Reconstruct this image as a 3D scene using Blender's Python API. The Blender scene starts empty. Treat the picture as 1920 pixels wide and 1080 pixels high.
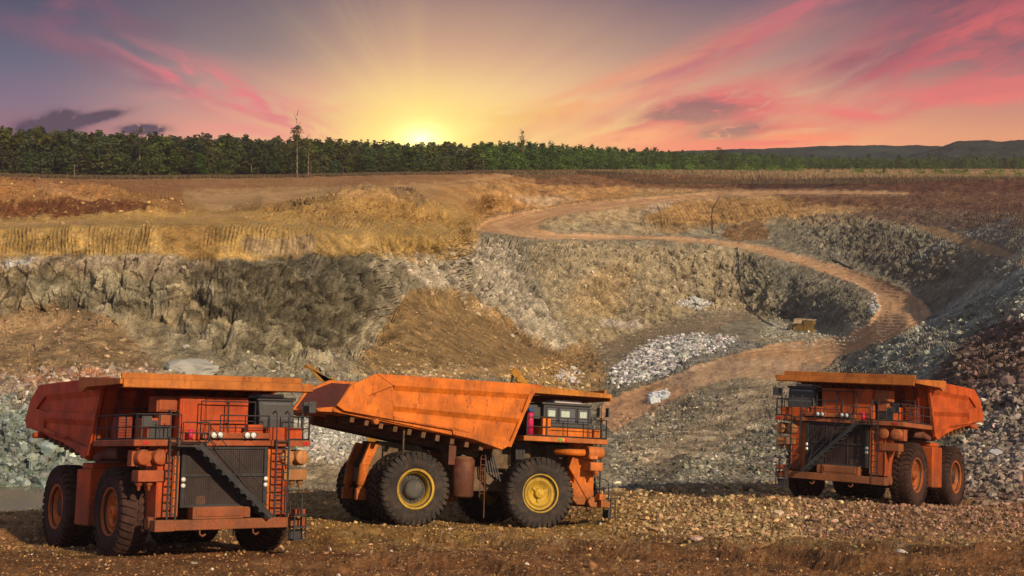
import bpy, bmesh, math, random
import numpy as np
from mathutils import Vector, Matrix
random.seed(7); rng = np.random.default_rng(7)
S = bpy.context.scene
COL = S.collection
R = math.radians
F = 2637.0; CX = 960.0; HY = 300.0; EYE = 24.0      # focal length and horizon in photo pixels, eye height

def W(px, py, Y):                                    # photo pixel at depth Y -> world point
    return ((px-CX)/F*Y, Y, EYE-(py-HY)/F*Y)
def lin(c):
    return tuple(((v/255)/12.92 if v/255 <= .04045 else ((v/255+.055)/1.055)**2.4) for v in c)

# ------------------------------------------------------------------ camera
cd = bpy.data.cameras.new('camera'); cam = bpy.data.objects.new('camera', cd); COL.objects.link(cam)
cam.location = (0, 0, EYE); cam.rotation_euler = (R(90), 0, 0)
cd.sensor_width = 36; cd.lens = 36*F/1920; cd.shift_y = -0.125; cd.clip_start = .5; cd.clip_end = 30000
S.camera = cam

# ------------------------------------------------------------------ exposure
S.view_settings.view_transform = 'Standard'; S.view_settings.look = 'None'
S.view_settings.exposure = 0.0; S.view_settings.gamma = 1.0; S.view_settings.use_curve_mapping = False
S.cycles.use_denoising = True
S.cycles.max_bounces = 6; S.cycles.diffuse_bounces = 3; S.cycles.glossy_bounces = 2
S.cycles.volume_bounces = 0; S.cycles.transparent_max_bounces = 6
S.cycles.use_fast_gi = False
S.cycles.sample_clamp_indirect = 4.0

# ------------------------------------------------------------------ node helper
class NT:
    def __init__(s, t): s.t = t
    def n(s, typ, **k):
        o = s.t.nodes.new(typ)
        for a, b in k.items(): setattr(o, a, b)
        return o
    def put(s, sock, v):
        if isinstance(v, bpy.types.NodeSocket): s.t.links.new(v, sock)
        elif isinstance(v, (tuple, list)): sock.default_value = tuple(v) if len(v) == len(sock.default_value) else tuple(v)+(1,)
        else: sock.default_value = v
    def m(s, op, a, b=None, c=None, clamp=False):
        o = s.n('ShaderNodeMath', operation=op); o.use_clamp = clamp
        s.put(o.inputs[0], a)
        if b is not None: s.put(o.inputs[1], b)
        if c is not None: s.put(o.inputs[2], c)
        return o.outputs[0]
    def mix(s, f, a, b, mode='MIX'):
        o = s.n('ShaderNodeMix', data_type='RGBA', blend_type=mode); o.clamp_factor = True
        s.put(o.inputs[0], f); s.put(o.inputs[6], a); s.put(o.inputs[7], b)
        return o.outputs[2]
    def step(s, v, a, b, lo=0., hi=1.):
        o = s.n('ShaderNodeMapRange', interpolation_type='SMOOTHSTEP')
        for i, q in enumerate((v, a, b, lo, hi)): s.put(o.inputs[i], q)
        return o.outputs[0]
    def ramp(s, v, stops):
        o = s.n('ShaderNodeValToRGB'); cr = o.color_ramp
        while len(cr.elements) < len(stops): cr.elements.new(.5)
        for e, (p, c) in zip(cr.elements, stops): e.position = p; e.color = (*c, 1)
        s.put(o.inputs[0], v); return o.outputs[0]
    def noise(s, vec, scale, det=4, rough=.55, dist=0., typ='FBM'):
        o = s.n('ShaderNodeTexNoise'); o.noise_type = typ
        if vec is not None: s.put(o.inputs['Vector'], vec)
        s.put(o.inputs['Scale'], scale); s.put(o.inputs['Detail'], det); s.put(o.inputs['Roughness'], rough); s.put(o.inputs['Distortion'], dist)
        return o.outputs[0]
    def vec(s, x, y, z=0.):
        o = s.n('ShaderNodeCombineXYZ')
        for i, q in enumerate((x, y, z)): s.put(o.inputs[i], q)
        return o.outputs[0]

# ------------------------------------------------------------------ world: sunset sky
world = bpy.data.worlds.new('World'); S.world = world; world.use_nodes = True
wt = world.node_tree; wt.nodes.clear(); n = NT(wt)
tc = n.n('ShaderNodeTexCoord'); sp = n.n('ShaderNodeSeparateXYZ'); wt.links.new(tc.outputs['Generated'], sp.inputs[0])
dx, dy, dz = sp.outputs
dyc = n.m('MAXIMUM', dy, .3)
X = n.m('MULTIPLY_ADD', n.m('DIVIDE', dx, dyc), F/100, 9.6)        # hundreds of photo pixels along the horizon
V = n.m('MULTIPLY', n.m('DIVIDE', dz, dyc), F/100)                 # and above it
def col(stops): return n.ramp(n.m('DIVIDE', n.m('MAXIMUM', V, 0), 6.0, clamp=True), [((300-y)/600 if y is not None else 1, lin(c)) for y, c in stops])
top = (96, 92, 122)
left = col([(300, (150, 92, 112)), (240, (146, 98, 118)), (190, (126, 102, 128)), (110, (98, 98, 128)), (0, (76, 78, 108)), (None, top)])
midl = col([(300, (240, 150, 120)), (240, (232, 140, 125)), (180, (200, 140, 132)), (100, (140, 118, 130)), (0, (108, 96, 116)), (None, top)])
sunc = col([(300, (255, 225, 130)), (250, (255, 214, 132)), (180, (244, 192, 138)), (100, (214, 160, 136)), (0, (160, 122, 122)), (None, top)])
rgt = col([(300, (250, 160, 88)), (260, (248, 168, 100)), (190, (226, 160, 122)), (100, (174, 132, 128)), (0, (122, 98, 118)), (None, top)])
frg = col([(300, (232, 140, 84)), (250, (226, 144, 96)), (180, (190, 122, 106)), (100, (140, 96, 110)), (0, (98, 70, 96)), (None, top)])
c = n.mix(n.step(X, .5, 5.2), left, midl)
c = n.mix(n.step(X, 4.6, 8.0), c, sunc)
c = n.mix(n.step(X, 8.6, 13.2), c, rgt)
c = n.mix(n.step(X, 14.0, 19.0), c, frg)
def rot(cx, cy, deg):
    a = R(deg); xx = n.m('SUBTRACT', X, cx/100); yy = n.m('SUBTRACT', V, (300-cy)/100)
    p = n.m('ADD', n.m('MULTIPLY', xx, math.cos(a)), n.m('MULTIPLY', yy, math.sin(a)))
    q = n.m('SUBTRACT', n.m('MULTIPLY', yy, math.cos(a)), n.m('MULTIPLY', xx, math.sin(a)))
    return p, q
def blob(cx, cy, rx, ry, deg=0, pw=1.):
    p, q = rot(cx, cy, deg)
    r2 = n.m('ADD', n.m('POWER', n.m('ABSOLUTE', n.m('DIVIDE', p, rx/100)), 2), n.m('POWER', n.m('ABSOLUTE', n.m('DIVIDE', q, ry/100)), 2))
    return n.m('EXPONENT', n.m('MULTIPLY', r2, -pw)), p, q
def cloud(cx, cy, rx, ry, deg, colr, amt, sx, sy, lo, hi, seed, det=5, dist=.6):
    global c
    b, p, q = blob(cx, cy, rx, ry, deg)
    ns = n.noise(n.vec(n.m('MULTIPLY', p, sx), n.m('MULTIPLY', q, sy), seed), 1.0, det, .55, dist)
    nb = n.noise(n.vec(n.m('MULTIPLY', p, sx*2.6), n.m('MULTIPLY', q, sy*1.8), seed+9), 1.0, 5, .65, .8)
    f = n.m('MULTIPLY', n.m('MULTIPLY', n.m('MULTIPLY', n.step(ns, lo, hi), n.step(nb, .22, .52)), b), amt*1.5, clamp=True)
    f = n.m('MULTIPLY', f, n.step(dy, .2, .6))
    c = n.mix(f, c, lin(colr))
# glow round the sun at the skyline
g1, _, _ = blob(800, 268, 420, 210); g2, _, _ = blob(795, 262, 150, 95); g3, _, _ = blob(788, 262, 48, 26)
g4, _, _ = blob(1000, 275, 420, 60)
c = n.mix(n.m('MULTIPLY', g1, .30), c, lin((255, 210, 105)))
_, rp, rq = blob(790, 262, 100, 100)
rang = n.m('ARCTAN2', rq, rp); rays = n.step(n.noise(n.vec(n.m('MULTIPLY', rang, 5.5), 0.3, .7), 1.0, 3, .6), .42, .68); gr_, _, _ = blob(790, 262, 330, 260)
c = n.mix(n.m('MULTIPLY', n.m('MULTIPLY', rays, gr_), .17), c, lin((255, 222, 130)))
cloud(450, 190, 190, 34, -24, (228, 108, 116), 1.4, .5, 2.2, .40, .66, 3.1)
cloud(480, 215, 170, 60, -8, (240, 130, 120), .8, .5, 1.6, .42, .70, 5.1)
cloud(150, 20, 190, 60, -8, (128, 84, 112), .7, .5, 1.3, .40, .68, 8.3)
cloud(190, 105, 190, 30, -22, (140, 92, 116), .7, .4, 1.5, .40, .68, 18.3)
cloud(245, 62, 45, 14, -20, (170, 95, 115), .7, .9, 2.2, .40, .68, 28.3)
cloud(1230, 150, 420, 34, 24, (214, 118, 108), 1.0, .28, 2.0, .34, .62, 11.7)
cloud(1420, 60, 250, 22, 27, (200, 96, 110), .9, .3, 2.2, .36, .62, 12.7)
cloud(1050, 210, 260, 30, 20, (244, 150, 100), .9, .3, 2.0, .36, .62, 14.7)
cloud(1750, 110, 250, 75, 22, (214, 82, 92), 1.0, .34, 1.5, .36, .60, 21.2)
cloud(1700, 60, 260, 55, 26, (150, 76, 98), .7, .34, 1.5, .38, .60, 24.2)
cloud(1740, 190, 200, 16, 4, (238, 98, 88), 1.0, .5, 3.0, .36, .58, 33.2)
cloud(1840, 165, 160, 20, 8, (220, 96, 96), .9, .4, 3.0, .36, .60, 36.2)
cloud(1610, 214, 70, 12, -4, (238, 98, 88), .9, .8, 3.0, .36, .58, 39.2)
cloud(1290, 232, 165, 50, 14, (226, 88, 88), 1.5, .5, 2.2, .34, .56, 41.9)
cloud(1340, 265, 180, 24, 4, (240, 84, 76), 1.5, .5, 2.6, .34, .56, 44.9)
cloud(1300, 210, 90, 22, 8, (150, 88, 98), 1.15, .8, 3.0, .36, .56, 47.9)
cloud(1370, 246, 64, 14, 6, (150, 88, 98), 1.15, .9, 3.2, .34, .54, 49.9)
cloud(1150, 262, 130, 22, 10, (250, 140, 90), .9, .5, 2.4, .36, .58, 52.9)
cloud(1500, 262, 120, 14, 3, (250, 120, 70), .9, .5, 3.0, .36, .58, 55.9)
cloud(930, 232, 150, 26, 12, (246, 176, 84), .8, .5, 2.0, .34, .56, 58.9)
for (a, b_, rx, ry, dg, sd) in ((88, 238, 52, 15, 6, 61.3), (120, 222, 26, 13, 0, 63.3), (172, 222, 48, 8, 12, 65.3), (268, 243, 34, 8, 0, 67.3)):
    cloud(a, b_, rx, ry, dg, (74, 52, 80), 2.2, 3.0, 4.0, .28, .46, sd, 5, .8)
c = n.mix(n.m('MULTIPLY', g4, .35), c, lin((255, 214, 110)))
c = n.mix(n.m('MULTIPLY', g2, .95, clamp=True), c, (1.15, .82, .13))
vis = c
hs = n.n('ShaderNodeHueSaturation'); n.put(hs.inputs['Color'], c); hs.inputs['Saturation'].default_value = .92; n.put(hs.inputs['Value'], n.step(V, 0.0, 2.4, 1.5, 1.0)); c = hs.outputs[0]
glow = n.mix(1.0, (0, 0, 0), (1.3, 1.1, .45), 'MIX'); c = n.mix(g3, c, (1.3, 1.10, .45))
g5, _, _ = blob(790, 262, 26, 17)
hot = n.n('ShaderNodeVectorMath', operation='SCALE'); hot.inputs[0].default_value = (1.0, .86, .30); n.put(hot.inputs['Scale'], n.m('MULTIPLY', n.m('MULTIPLY', n.m('EXPONENT', n.m('MULTIPLY', n.m('POWER', n.m('MULTIPLY', n.m('LOGARITHM', n.m('MAXIMUM', g5, 1e-12), 2.71828), -1.0), .5), -1.0)), 3.2), n.m('GREATER_THAN', dy, .5)))
ad = n.n('ShaderNodeVectorMath', operation='ADD'); n.put(ad.inputs[0], c); n.put(ad.inputs[1], hot.outputs[0]); c = ad.outputs[0]
world.cycles.sampling_method = 'MANUAL'; world.cycles.sample_map_resolution = 2048
# the dome overhead: a physical sky low in strength under the dusk colours
sky = n.n('ShaderNodeTexSky', sky_type='NISHITA'); sky.sun_disc = False; sky.sun_elevation = R(38); sky.sun_rotation = R(205); sky.sun_intensity = .3
hi = n.mix(n.m('MULTIPLY', n.m('SUBTRACT', 1.0, n.step(V, 3.5, 14.0)), 1.0), n.mix(1.0, n.mix(.06, (0, 0, 0), sky.outputs[0]), (.060, .056, .066), 'ADD'), c)
bg = n.n('ShaderNodeBackground'); n.put(bg.inputs[0], hi); bg.inputs[1].default_value = 1.0
ow = n.n('ShaderNodeOutputWorld'); wt.links.new(bg.outputs[0], ow.inputs[0])

# ------------------------------------------------------------------ sun
SUN_AZ, SUN_EL = 38.0, 29.0          # azimuth: degrees to the right of straight behind the camera
sl = bpy.data.lights.new('sun', 'SUN'); sun = bpy.data.objects.new('sun', sl); COL.objects.link(sun)
sl.energy = 5.0; sl.angle = R(1.2); sl.color = (1.0, .76, .50)
sd = Vector((math.sin(R(SUN_AZ))*math.cos(R(SUN_EL)), -math.cos(R(SUN_AZ))*math.cos(R(SUN_EL)), math.sin(R(SUN_EL))))
sun.rotation_euler = sd.to_track_quat('Z', 'Y').to_euler(); sun.location = (30, -40, 90)

def tag(o, label=None, cat=None, group=None, kind=None):
    if label: o['label'] = label
    if cat: o['category'] = cat
    if group: o['group'] = group
    if kind: o['kind'] = kind
    return o

# ------------------------------------------------------------------ numpy noise
_perm = np.random.default_rng(11).permutation(4096).astype(np.int64)
_g = np.random.default_rng(12).normal(size=(4096, 3)).astype(np.float32); _g /= np.linalg.norm(_g, axis=1)[:, None]
def perlin(x, y, z):
    xi = np.floor(x).astype(np.int64); yi = np.floor(y).astype(np.int64); zi = np.floor(z).astype(np.int64)
    xf = (x-xi).astype(np.float32); yf = (y-yi).astype(np.float32); zf = (z-zi).astype(np.float32)
    f = lambda t: t*t*t*(t*(t*6-15)+10)
    u, v, w = f(xf), f(yf), f(zf)
    out = 0
    for i in (0, 1):
        for j in (0, 1):
            for k in (0, 1):
                h = _perm[(_perm[(_perm[(xi+i) & 4095]+yi+j) & 4095]+zi+k) & 4095]
                g = _g[h]
                d = g[..., 0]*(xf-i)+g[..., 1]*(yf-j)+g[..., 2]*(zf-k)
                out = out+d*(u if i else 1-u)*(v if j else 1-v)*(w if k else 1-w)
    return out*1.5
def fbm(P, s, octv=4, gain=.5, ridged=False, sc=(1, 1, 1), off=0.):
    x, y, z = P[..., 0]*s*sc[0]+off, P[..., 1]*s*sc[1]+off*.7, P[..., 2]*s*sc[2]+off*1.3
    a, t, o = 1., 0., 0.
    for _ in range(octv):
        p = perlin(x, y, z)
        if ridged: p = 1-2*np.abs(p)*1.4
        o = o+a*p; t += a; a *= gain; x = x*2.03+17; y = y*2.03+5; z = z*2.03+9
    return o/t
def facet(P, s, off=0., jit=.45, tilt=1.):
    x = (P*s+off).astype(np.float32); ci = np.floor(x).astype(np.int64); best = np.full(x.shape[:-1], 9e9, np.float32); val = np.zeros(x.shape[:-1], np.float32)
    for i in (-1, 0, 1):
        for j in (-1, 0, 1):
            for k in (-1, 0, 1):
                c = ci+np.array((i, j, k)); h = _perm[(_perm[(_perm[c[..., 0] & 4095]+c[..., 1]) & 4095]+c[..., 2]) & 4095]
                d = x-(c+.5+jit*_g[h]); d2 = (d*d).sum(-1); m_ = d2 < best
                g = _g[(h*7+3) & 4095]; v = (d*g).sum(-1)*tilt+_g[(h*13+5) & 4095][..., 0]*.55
                best = np.where(m_, d2, best); val = np.where(m_, v, val)
    return val
def blur(a, s):
    k = np.exp(-.5*(np.arange(-int(3*s), int(3*s)+1)/s)**2); k /= k.sum(); h = len(k)//2
    for ax in (0, 1):
        pw = [(0, 0), (0, 0)]; pw[ax] = (h, h); b = np.pad(a, pw, mode='edge')
        a = sum(k[i]*np.take(b, range(i, i+a.shape[ax]), axis=ax) for i in range(len(k)))
    return a
def smooth(x, a, b):
    t = np.clip((x-a)/(b-a), 0, 1); return t*t*(3-2*t)
def inpoly(PX, PY, poly):
    r = np.zeros(PX.shape, bool); m = len(poly)
    for i in range(m):
        x0, y0 = poly[i]; x1, y1 = poly[(i+1) % m]
        if y0 == y1: continue
        r ^= ((PY < y0) != (PY < y1)) & (PX < (x1-x0)*(PY-y0)/(y1-y0)+x0)
    return r
# ------------------------------------------------------------------ where the three trucks stand (needed by the ground)
# plane: z = EYE - h - s*Y - r*(X-X0); anchor = outer face of the visible front (or rear) wheel on the ground
def truck_pose(px, Y, s, r, heading, anchor, bottom):
    zz = EYE-(bottom-HY)/F*Y; p = Vector(((px-CX)/F*Y, Y, zz))
    up = Vector((r, s, 1)).normalized()
    hx = Vector((math.sin(heading), -math.cos(heading), 0)); fwd = (hx-up*hx.dot(up)).normalized(); lf = up.cross(fwd)
    M = Matrix((fwd, lf, up)).transposed().to_4x4()
    M.translation = p-(fwd*anchor[0]+lf*anchor[1])
    return M, p, (r, s)
POSES = [truck_pose(196, 54.6, .2086, .0, R(34.6), (6.6, -3.55), 1044),
         truck_pose(777, 65.9, .222, .040, R(115), (0, -3.55), 987),
         truck_pose(1722, 76.6, .1945, .070, R(-35), (6.6, 3.55), 951)]

# ------------------------------------------------------------------ terrain: lines (px, py, depth) from near to far
E_ = [(-400,955,76),(0,962,73),(80,958,74),(300,940,80),(560,920,88),(850,925,85),(1160,920,88),(1300,908,95),(1480,905,100),(1700,915,92),(1830,925,86),(1920,925,84),(2320,925,80)]
F_ = [(-400,951,96),(0,957,98),(80,952,99),(200,934,100),(400,926,104),(600,912,108),(850,917,106),(1160,914,104),(1250,907,108),(1400,899,112),(1500,897,108),(1700,907,99),(1830,915,91),(1920,915,88),(2320,910,84)]
G_ = [(-400,915,104),(0,915,105),(100,905,107),(300,880,112),(600,860,118),(850,850,122),(1100,850,125),(1250,830,132),(1400,800,138),(1550,790,128),(1700,820,112),(1920,830,99),(2320,830,92)]
H_ = [(-400,740,132),(0,735,136),(200,715,145),(330,705,150),(600,700,160),(760,712,170),(850,722,172),(1000,745,176),(1130,775,168),(1200,770,172),(1300,735,186),(1400,715,198),(1500,712,203),(1580,696,208),(1700,660,176),(1800,660,142),(1920,680,120),(2320,670,105)]
I_ = [(-400,640,158),(0,640,160),(150,600,164),(300,660,160),(450,680,160),(600,670,170),(700,640,186),(760,555,212),(850,590,222),(920,610,240),(1000,640,262),(1080,665,300),(1150,640,340),(1300,592,372),(1400,588,372),(1480,600,352),(1560,625,305),(1600,636,268),(1640,600,280),(1690,585,290),(1745,585,285),(1800,565,262),(1920,545,175),(2320,500,140)]
J_ = [(-400,424,168),(0,424,170),(330,418,174),(450,420,178),(600,432,188),(700,440,198),(760,442,215),(850,447,236),(890,450,350),(1000,452,384),(1100,452,392),(1200,453,398),(1300,458,400),(1400,472,395),(1500,500,378),(1580,525,355),(1640,552,330),(1690,562,312),(1745,566,300),(1800,540,285),(1920,500,225),(2320,470,190)]
JR = [(-400,420,172),(0,420,174),(450,416,183),(600,428,193),(700,432,206),(850,440,255),(890,440,372),(1000,443,392),(1100,443,402),(1200,443,410),(1300,447,412),(1400,458,408),(1500,478,395),(1580,498,375),(1640,515,355),(1720,540,322),(1800,510,305),(1920,478,250),(2320,450,210)]
K_ = [(-400,412,184),(0,412,184),(330,405,195),(450,400,200),(600,408,210),(700,415,222),(850,425,268),(890,432,388),(960,425,398),(1010,420,402),(1050,408,410),(1100,398,420),(1200,386,432),(1300,375,440),(1350,371,444),(1500,367,442),(1700,366,425),(1920,368,400),(2320,368,380)]
L_ = [(-400,345,202),(0,340,198),(40,347,198),(70,352,198),(110,350,199),(200,352,203),(300,372,211),(350,390,217),(420,392,235),(470,386,238),(495,372,235),(520,386,245),(545,388,245),(580,380,236),(640,362,226),(700,356,230),(760,360,240),(810,385,258),(860,412,275),(900,400,415),(1000,395,428),(1050,385,436),(1200,368,450),(1350,362,458),(1500,362,456),(1920,362,415),(2320,362,395)]
M_ = [(-400,344,300),(0,339,300),(200,350,300),(330,362,300),(500,362,320),(700,352,330),(800,360,345),(900,366,400),(1000,360,440),(1200,353,470),(1350,352,474),(1920,354,430),(2320,354,410)]
N_ = [(-400,330,395),(0,332,395),(200,335,390),(400,333,395),(600,330,410),(800,326,430),(940,321,450),(1000,322,475),(1200,322,490),(1500,326,490),(1700,332,465),(1920,336,440),(2320,336,420)]
LINES = [E_, F_, G_, H_, I_, J_, JR, K_, L_, M_, N_]
ux = np.arange(-400, 2321, 1.7)
vy = np.concatenate([[1500, 1440, 1380, 1330, 1290, 1255, 1225, 1200, 1180, 1165], np.arange(1150, 1090, -4), np.arange(1090, 940, -1.25), np.arange(940, 345, -1.5), np.arange(345, 318, -1.0), [317, 315, 313, 311, 309, 307, 305, 304, 303]])
PX, PY = np.meshgrid(ux, vy)
pys = [np.full(ux.shape, 1500.)]; ds = [np.full(ux.shape, (1500-722)/17562.)]
for L in LINES:
    a = np.array(L, float); pys.append(np.interp(ux, a[:, 0], a[:, 1])); ds.append(1/np.interp(ux, a[:, 0], a[:, 2]))
pys += [np.full(ux.shape, 308.), np.full(ux.shape, 302.)]; ds += [np.full(ux.shape, 1/1500.), np.full(ux.shape, 1/6000.)]
pys = np.array(pys); ds = np.array(ds)
for i in range(1, len(pys)): pys[i] = np.minimum(pys[i], pys[i-1]-1.0)
D = np.empty(PX.shape)
wob = 3.5*perlin(PX/60, PY/60, PX*0)+2*perlin(PX/19, PY/19, PX*0+3)
inner = smooth(PY, 330, 380)*(1-smooth(PY, 900, 960))
for j in range(len(ux)):
    D[:, j] = np.interp(-(PY[:, j]+wob[:, j]*inner[:, j]*(0.5)), -pys[:, j], ds[:, j])
# the foreground plateau is one plane
eE = np.interp(PX, [p[0] for p in E_], [p[1] for p in E_])
Dp = (PY-722)/17562.
D = np.where(PY > eE, np.where(PY > eE+8, Dp, D), D)
Db = blur(D, 3.0); D = np.where((PY < 1090), Db, D)
Yd = 1/D
P = np.stack([(PX-CX)/F*Yd, Yd, EYE-(PY-HY)/F*Yd], -1)

def grid_normals(P):
    du = np.gradient(P, axis=1); dv = np.gradient(P, axis=0)
    nn = np.cross(du, dv); nn /= np.linalg.norm(nn, axis=2)[..., None]+1e-9
    nn[nn[..., 2] < 0] *= -1
    return nn
NB = grid_normals(P)
for ax in range(3): NB[..., ax] = blur(NB[..., ax], 6)
NB /= np.linalg.norm(NB, axis=2)[..., None]
# masks, all attached to the surface
def mblob(px, py, rx, ry, deg=0, warp=1.):
    a = R(deg); x = PX+wx*warp-px; y = PY+wy*warp-py
    p = x*math.cos(a)-y*math.sin(a); q = x*math.sin(a)+y*math.cos(a)
    return np.exp(-((p/rx)**4+(q/ry)**4)**.5*1.2) if False else 1-smooth(np.sqrt((p/rx)**2+(q/ry)**2), .65, 1.25)
def mpoly(poly, soft=2.0, warp=0.):
    return blur(inpoly(PX+wx*warp, PY+wy*warp, poly).astype(float), soft)
Q = np.stack([PX, PY*1.3, PX*0], -1)
wx = 26*fbm(Q, 1/70., 4, .6, off=3.3); wy = 18*fbm(Q, 1/55., 4, .6, off=9.1)
fore = smooth(PY-eE, -4, 6)
# ------------------------------------------------------------------ relief
far_ = smooth(Yd, 92, 112)
rockm = np.maximum.reduce([mpoly([(-400,492),(0,490),(300,486),(460,500),(600,470),(700,475),(755,520),(745,600),(700,660),(600,705),(450,690),(300,600),(150,575),(-400,600)], 4, .5),
        mpoly([(720,470),(880,450),(960,450),(1010,520),(1090,660),(1000,650),(900,590),(800,520),(740,500)], 4, .6),
        .45*mpoly([(1480,400),(1700,420),(1920,470),(1900,520),(1760,560),(1600,490),(1500,455)], 5, .7),
        .45*mpoly([(1480,520),(1600,545),(1640,600),(1560,610),(1490,600)], 4, .5),
        .55*mpoly([(960,455),(1400,470),(1480,590),(1300,580),(1100,640)], 5, .6),
        .8*mpoly([(0,740),(60,640),(200,830),(260,900),(0,905)], 5, .8)])
groovem = np.maximum.reduce([mpoly([(330,490),(520,470),(745,520),(740,610),(560,640),(380,600)], 5, .6), mpoly([(-400,428),(0,428),(290,424),(285,475),(150,480),(0,470),(-400,470)], 4, .6),
        mpoly([(400,424),(590,424),(600,475),(420,480),(370,450)], 4, .6), mpoly([(450,475),(700,475),(735,540),(560,560),(470,530)], 5, .6),
        .8*mpoly([(90,540),(320,540),(330,580),(120,575)], 4, .6), .6*mpoly([(600,600),(690,640),(560,690),(500,660)], 5, .6),
        mpoly([(1180,385),(1500,372),(1480,410),(1300,432),(1200,430)], 4, .5), .8*mpoly([(930,388),(1010,383),(990,405),(925,408)], 3, .3),
        .7*mpoly([(1390,490),(1460,500),(1450,545),(1400,545)], 4, .4), .5*mpoly([(240,338),(370,338),(370,352),(250,352)], 3)])
rubm = np.maximum.reduce([mpoly([(1000,640),(1130,640),(1180,700),(1130,775),(1040,750)], 5, .5), mpoly([(1130,780),(1420,720),(1560,690),(1480,900),(1150,915)], 4, .4),
        mpoly([(1560,690),(1745,600),(1920,490),(2320,450),(2320,930),(1500,900)], 4, .4), mpoly([(-400,720),(0,690),(330,690),(700,690),(850,720),(850,915),(-400,915)], 5, .5),
        mpoly([(960,455),(1400,470),(1480,590),(1300,580),(1100,640)], 5, .6), .7*mpoly([(1140,690),(1250,630),(1400,630),(1480,650),(1350,705),(1200,735)], 4, .4)])
moundm = np.maximum(mpoly([(430,395),(600,372),(680,352),(780,356),(900,440),(800,440),(600,425)], 5, .6), mpoly([(-400,345),(0,338),(200,350),(360,392),(300,412),(-400,415)], 5, .6))
road = mpoly([(895,424),(920,412),(990,398),(1100,380),(1200,372),(1350,361),(1500,358),(1710,362),(1700,367),(1500,366),(1350,371),(1200,386),(1090,400),(1030,410),(1008,422),(1014,434),(1050,441),(1150,442),(1270,446),(1380,456),(1480,476),(1580,503),(1660,530),(1720,560),(1748,590),(1725,612),(1690,628),(1640,648),(1575,672),(1560,690),(1500,716),(1430,716),(1385,712),(1305,735),(1225,775),(1150,815),(1120,790),(1130,762),(1200,730),(1300,692),(1370,668),(1440,650),(1520,640),(1590,632),(1632,608),(1648,580),(1640,556),(1600,532),(1520,504),(1430,478),(1340,461),(1220,452),(1100,452),(1000,450),(930,440),(888,434)], 1.3, .12)
track = np.maximum.reduce([mpoly([(-400,414),(0,419),(200,416),(350,408),(420,402),(500,404),(340,413),(200,421),(0,427),(-400,430)], 2, .3), mpoly([(760,705),(900,688),(1010,680),(1010,686),(900,700),(800,712)], 2, .3),
        mpoly([(600,358),(700,352),(830,341),(925,332),(940,322),(965,322),(960,332),(830,346),(700,357),(640,362)], 1.5, .2), .8*mpoly([(350,372),(500,362),(600,358),(620,366),(520,380),(400,388)], 2.5, .5),
        .9*mpoly([(1685,416),(1760,424),(1850,456),(1920,482),(2100,520),(2100,536),(1920,497),(1840,475),(1750,440)], 2.5, .3)])
flat = np.maximum(road, track)
floorm = mpoly([(1100,650),(1290,595),(1400,590),(1470,605),(1560,625),(1560,640),(1400,640),(1250,640),(1150,690)], 4, .5)
rutm = np.zeros(PX.shape)
for pts, wd, dp in (([(780,1012),(900,1030),(1050,1026),(1200,1040),(1400,1052),(1700,1060),(2000,1066)], 7, .30), ([(1180,1006),(1300,1024),(1500,1038),(1750,1040),(2000,1048)], 6, .20), ([(560,1075),(700,1060),(900,1075),(1100,1090)], 6, .22), ([(1500,995),(1700,990),(1920,985)], 5, .1)):
    yy = np.interp(PX, [p[0] for p in pts], [p[1] for p in pts])+7*np.sin(PX/83.+pts[0][0])+3.5*np.sin(PX/31.+pts[0][1])
    fade = smooth(PX, pts[0][0]-60, pts[0][0]+90)*(1-smooth(PX, pts[-1][0]-60, pts[-1][0]+50))
    rutm += fade*dp*(-np.exp(-((PY-yy)/wd)**2)+.8*np.exp(-((PY-yy+wd*1.7)/wd)**2))
n_sh = fbm(P, 1/2.6, 3, .55, True, (1, 1, .8), 61.)
brk = np.clip(.5+1.3*fbm(Q, 1/28., 4, .65, off=71.), 0, 1)
gz_ = 1-.6*mpoly([(1130,740),(1560,690),(1560,905),(1130,920)], 6)-.5*mpoly([(0,700),(1130,730),(1130,920),(0,920)], 6)
sel = (PY < 975) & (PY > 335); fcA = np.zeros(PX.shape, np.float32); fcB = fcA.copy()
fcA[sel] = facet(P[sel]*np.array((1, 1, .8)), 1/4.6, 3.); fcB[sel] = facet(P[sel], 1/1.7, 8.)
n_big = fbm(P, 1/22., 4, .5, off=2.); n_mid = fbm(P, 1/5.5, 5, .55, off=5.); n_fine = fbm(P, 1/1.3, 3, .6, off=8.)
n_rdg = fbm(P, 1/7., 5, .58, True, (1, 1, .75), 13.)
blk = fbm(P, 1/4.2, 3, .5, off=21.)*5; blk = (np.floor(blk)+smooth(blk-np.floor(blk), .25, .75))/5
gx = P[..., 0]*1.0+P[..., 2]*.16+.9*fbm(P, 1/12., 3, off=31.)+.4*n_mid
gper = np.where(Yd < 260, .46, 1.05)
gx = gx+.5*fbm(np.stack([P[..., 0], P[..., 1]*0, P[..., 2]*.2], -1), 1/2.4, 2, off=141.)
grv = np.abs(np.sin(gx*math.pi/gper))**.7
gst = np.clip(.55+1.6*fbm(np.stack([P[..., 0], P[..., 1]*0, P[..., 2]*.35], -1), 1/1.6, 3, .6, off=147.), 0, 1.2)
streak = fbm(np.stack([P[..., 0]*1.0+P[..., 2]*.8, P[..., 1]*.12, P[..., 2]*.18], -1), 1/2.6, 4, .6, off=41.)
keep = 1-flat; brk2 = np.clip(.5+1.5*fbm(Q, 1/9., 4, .65, off=75.), 0, 1)
lod = np.where(Yd > 260, .45, 1.); plat = 1-.65*(1-smooth(PY, 432, 450))*(1-smooth(PX, 860, 900))
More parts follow.
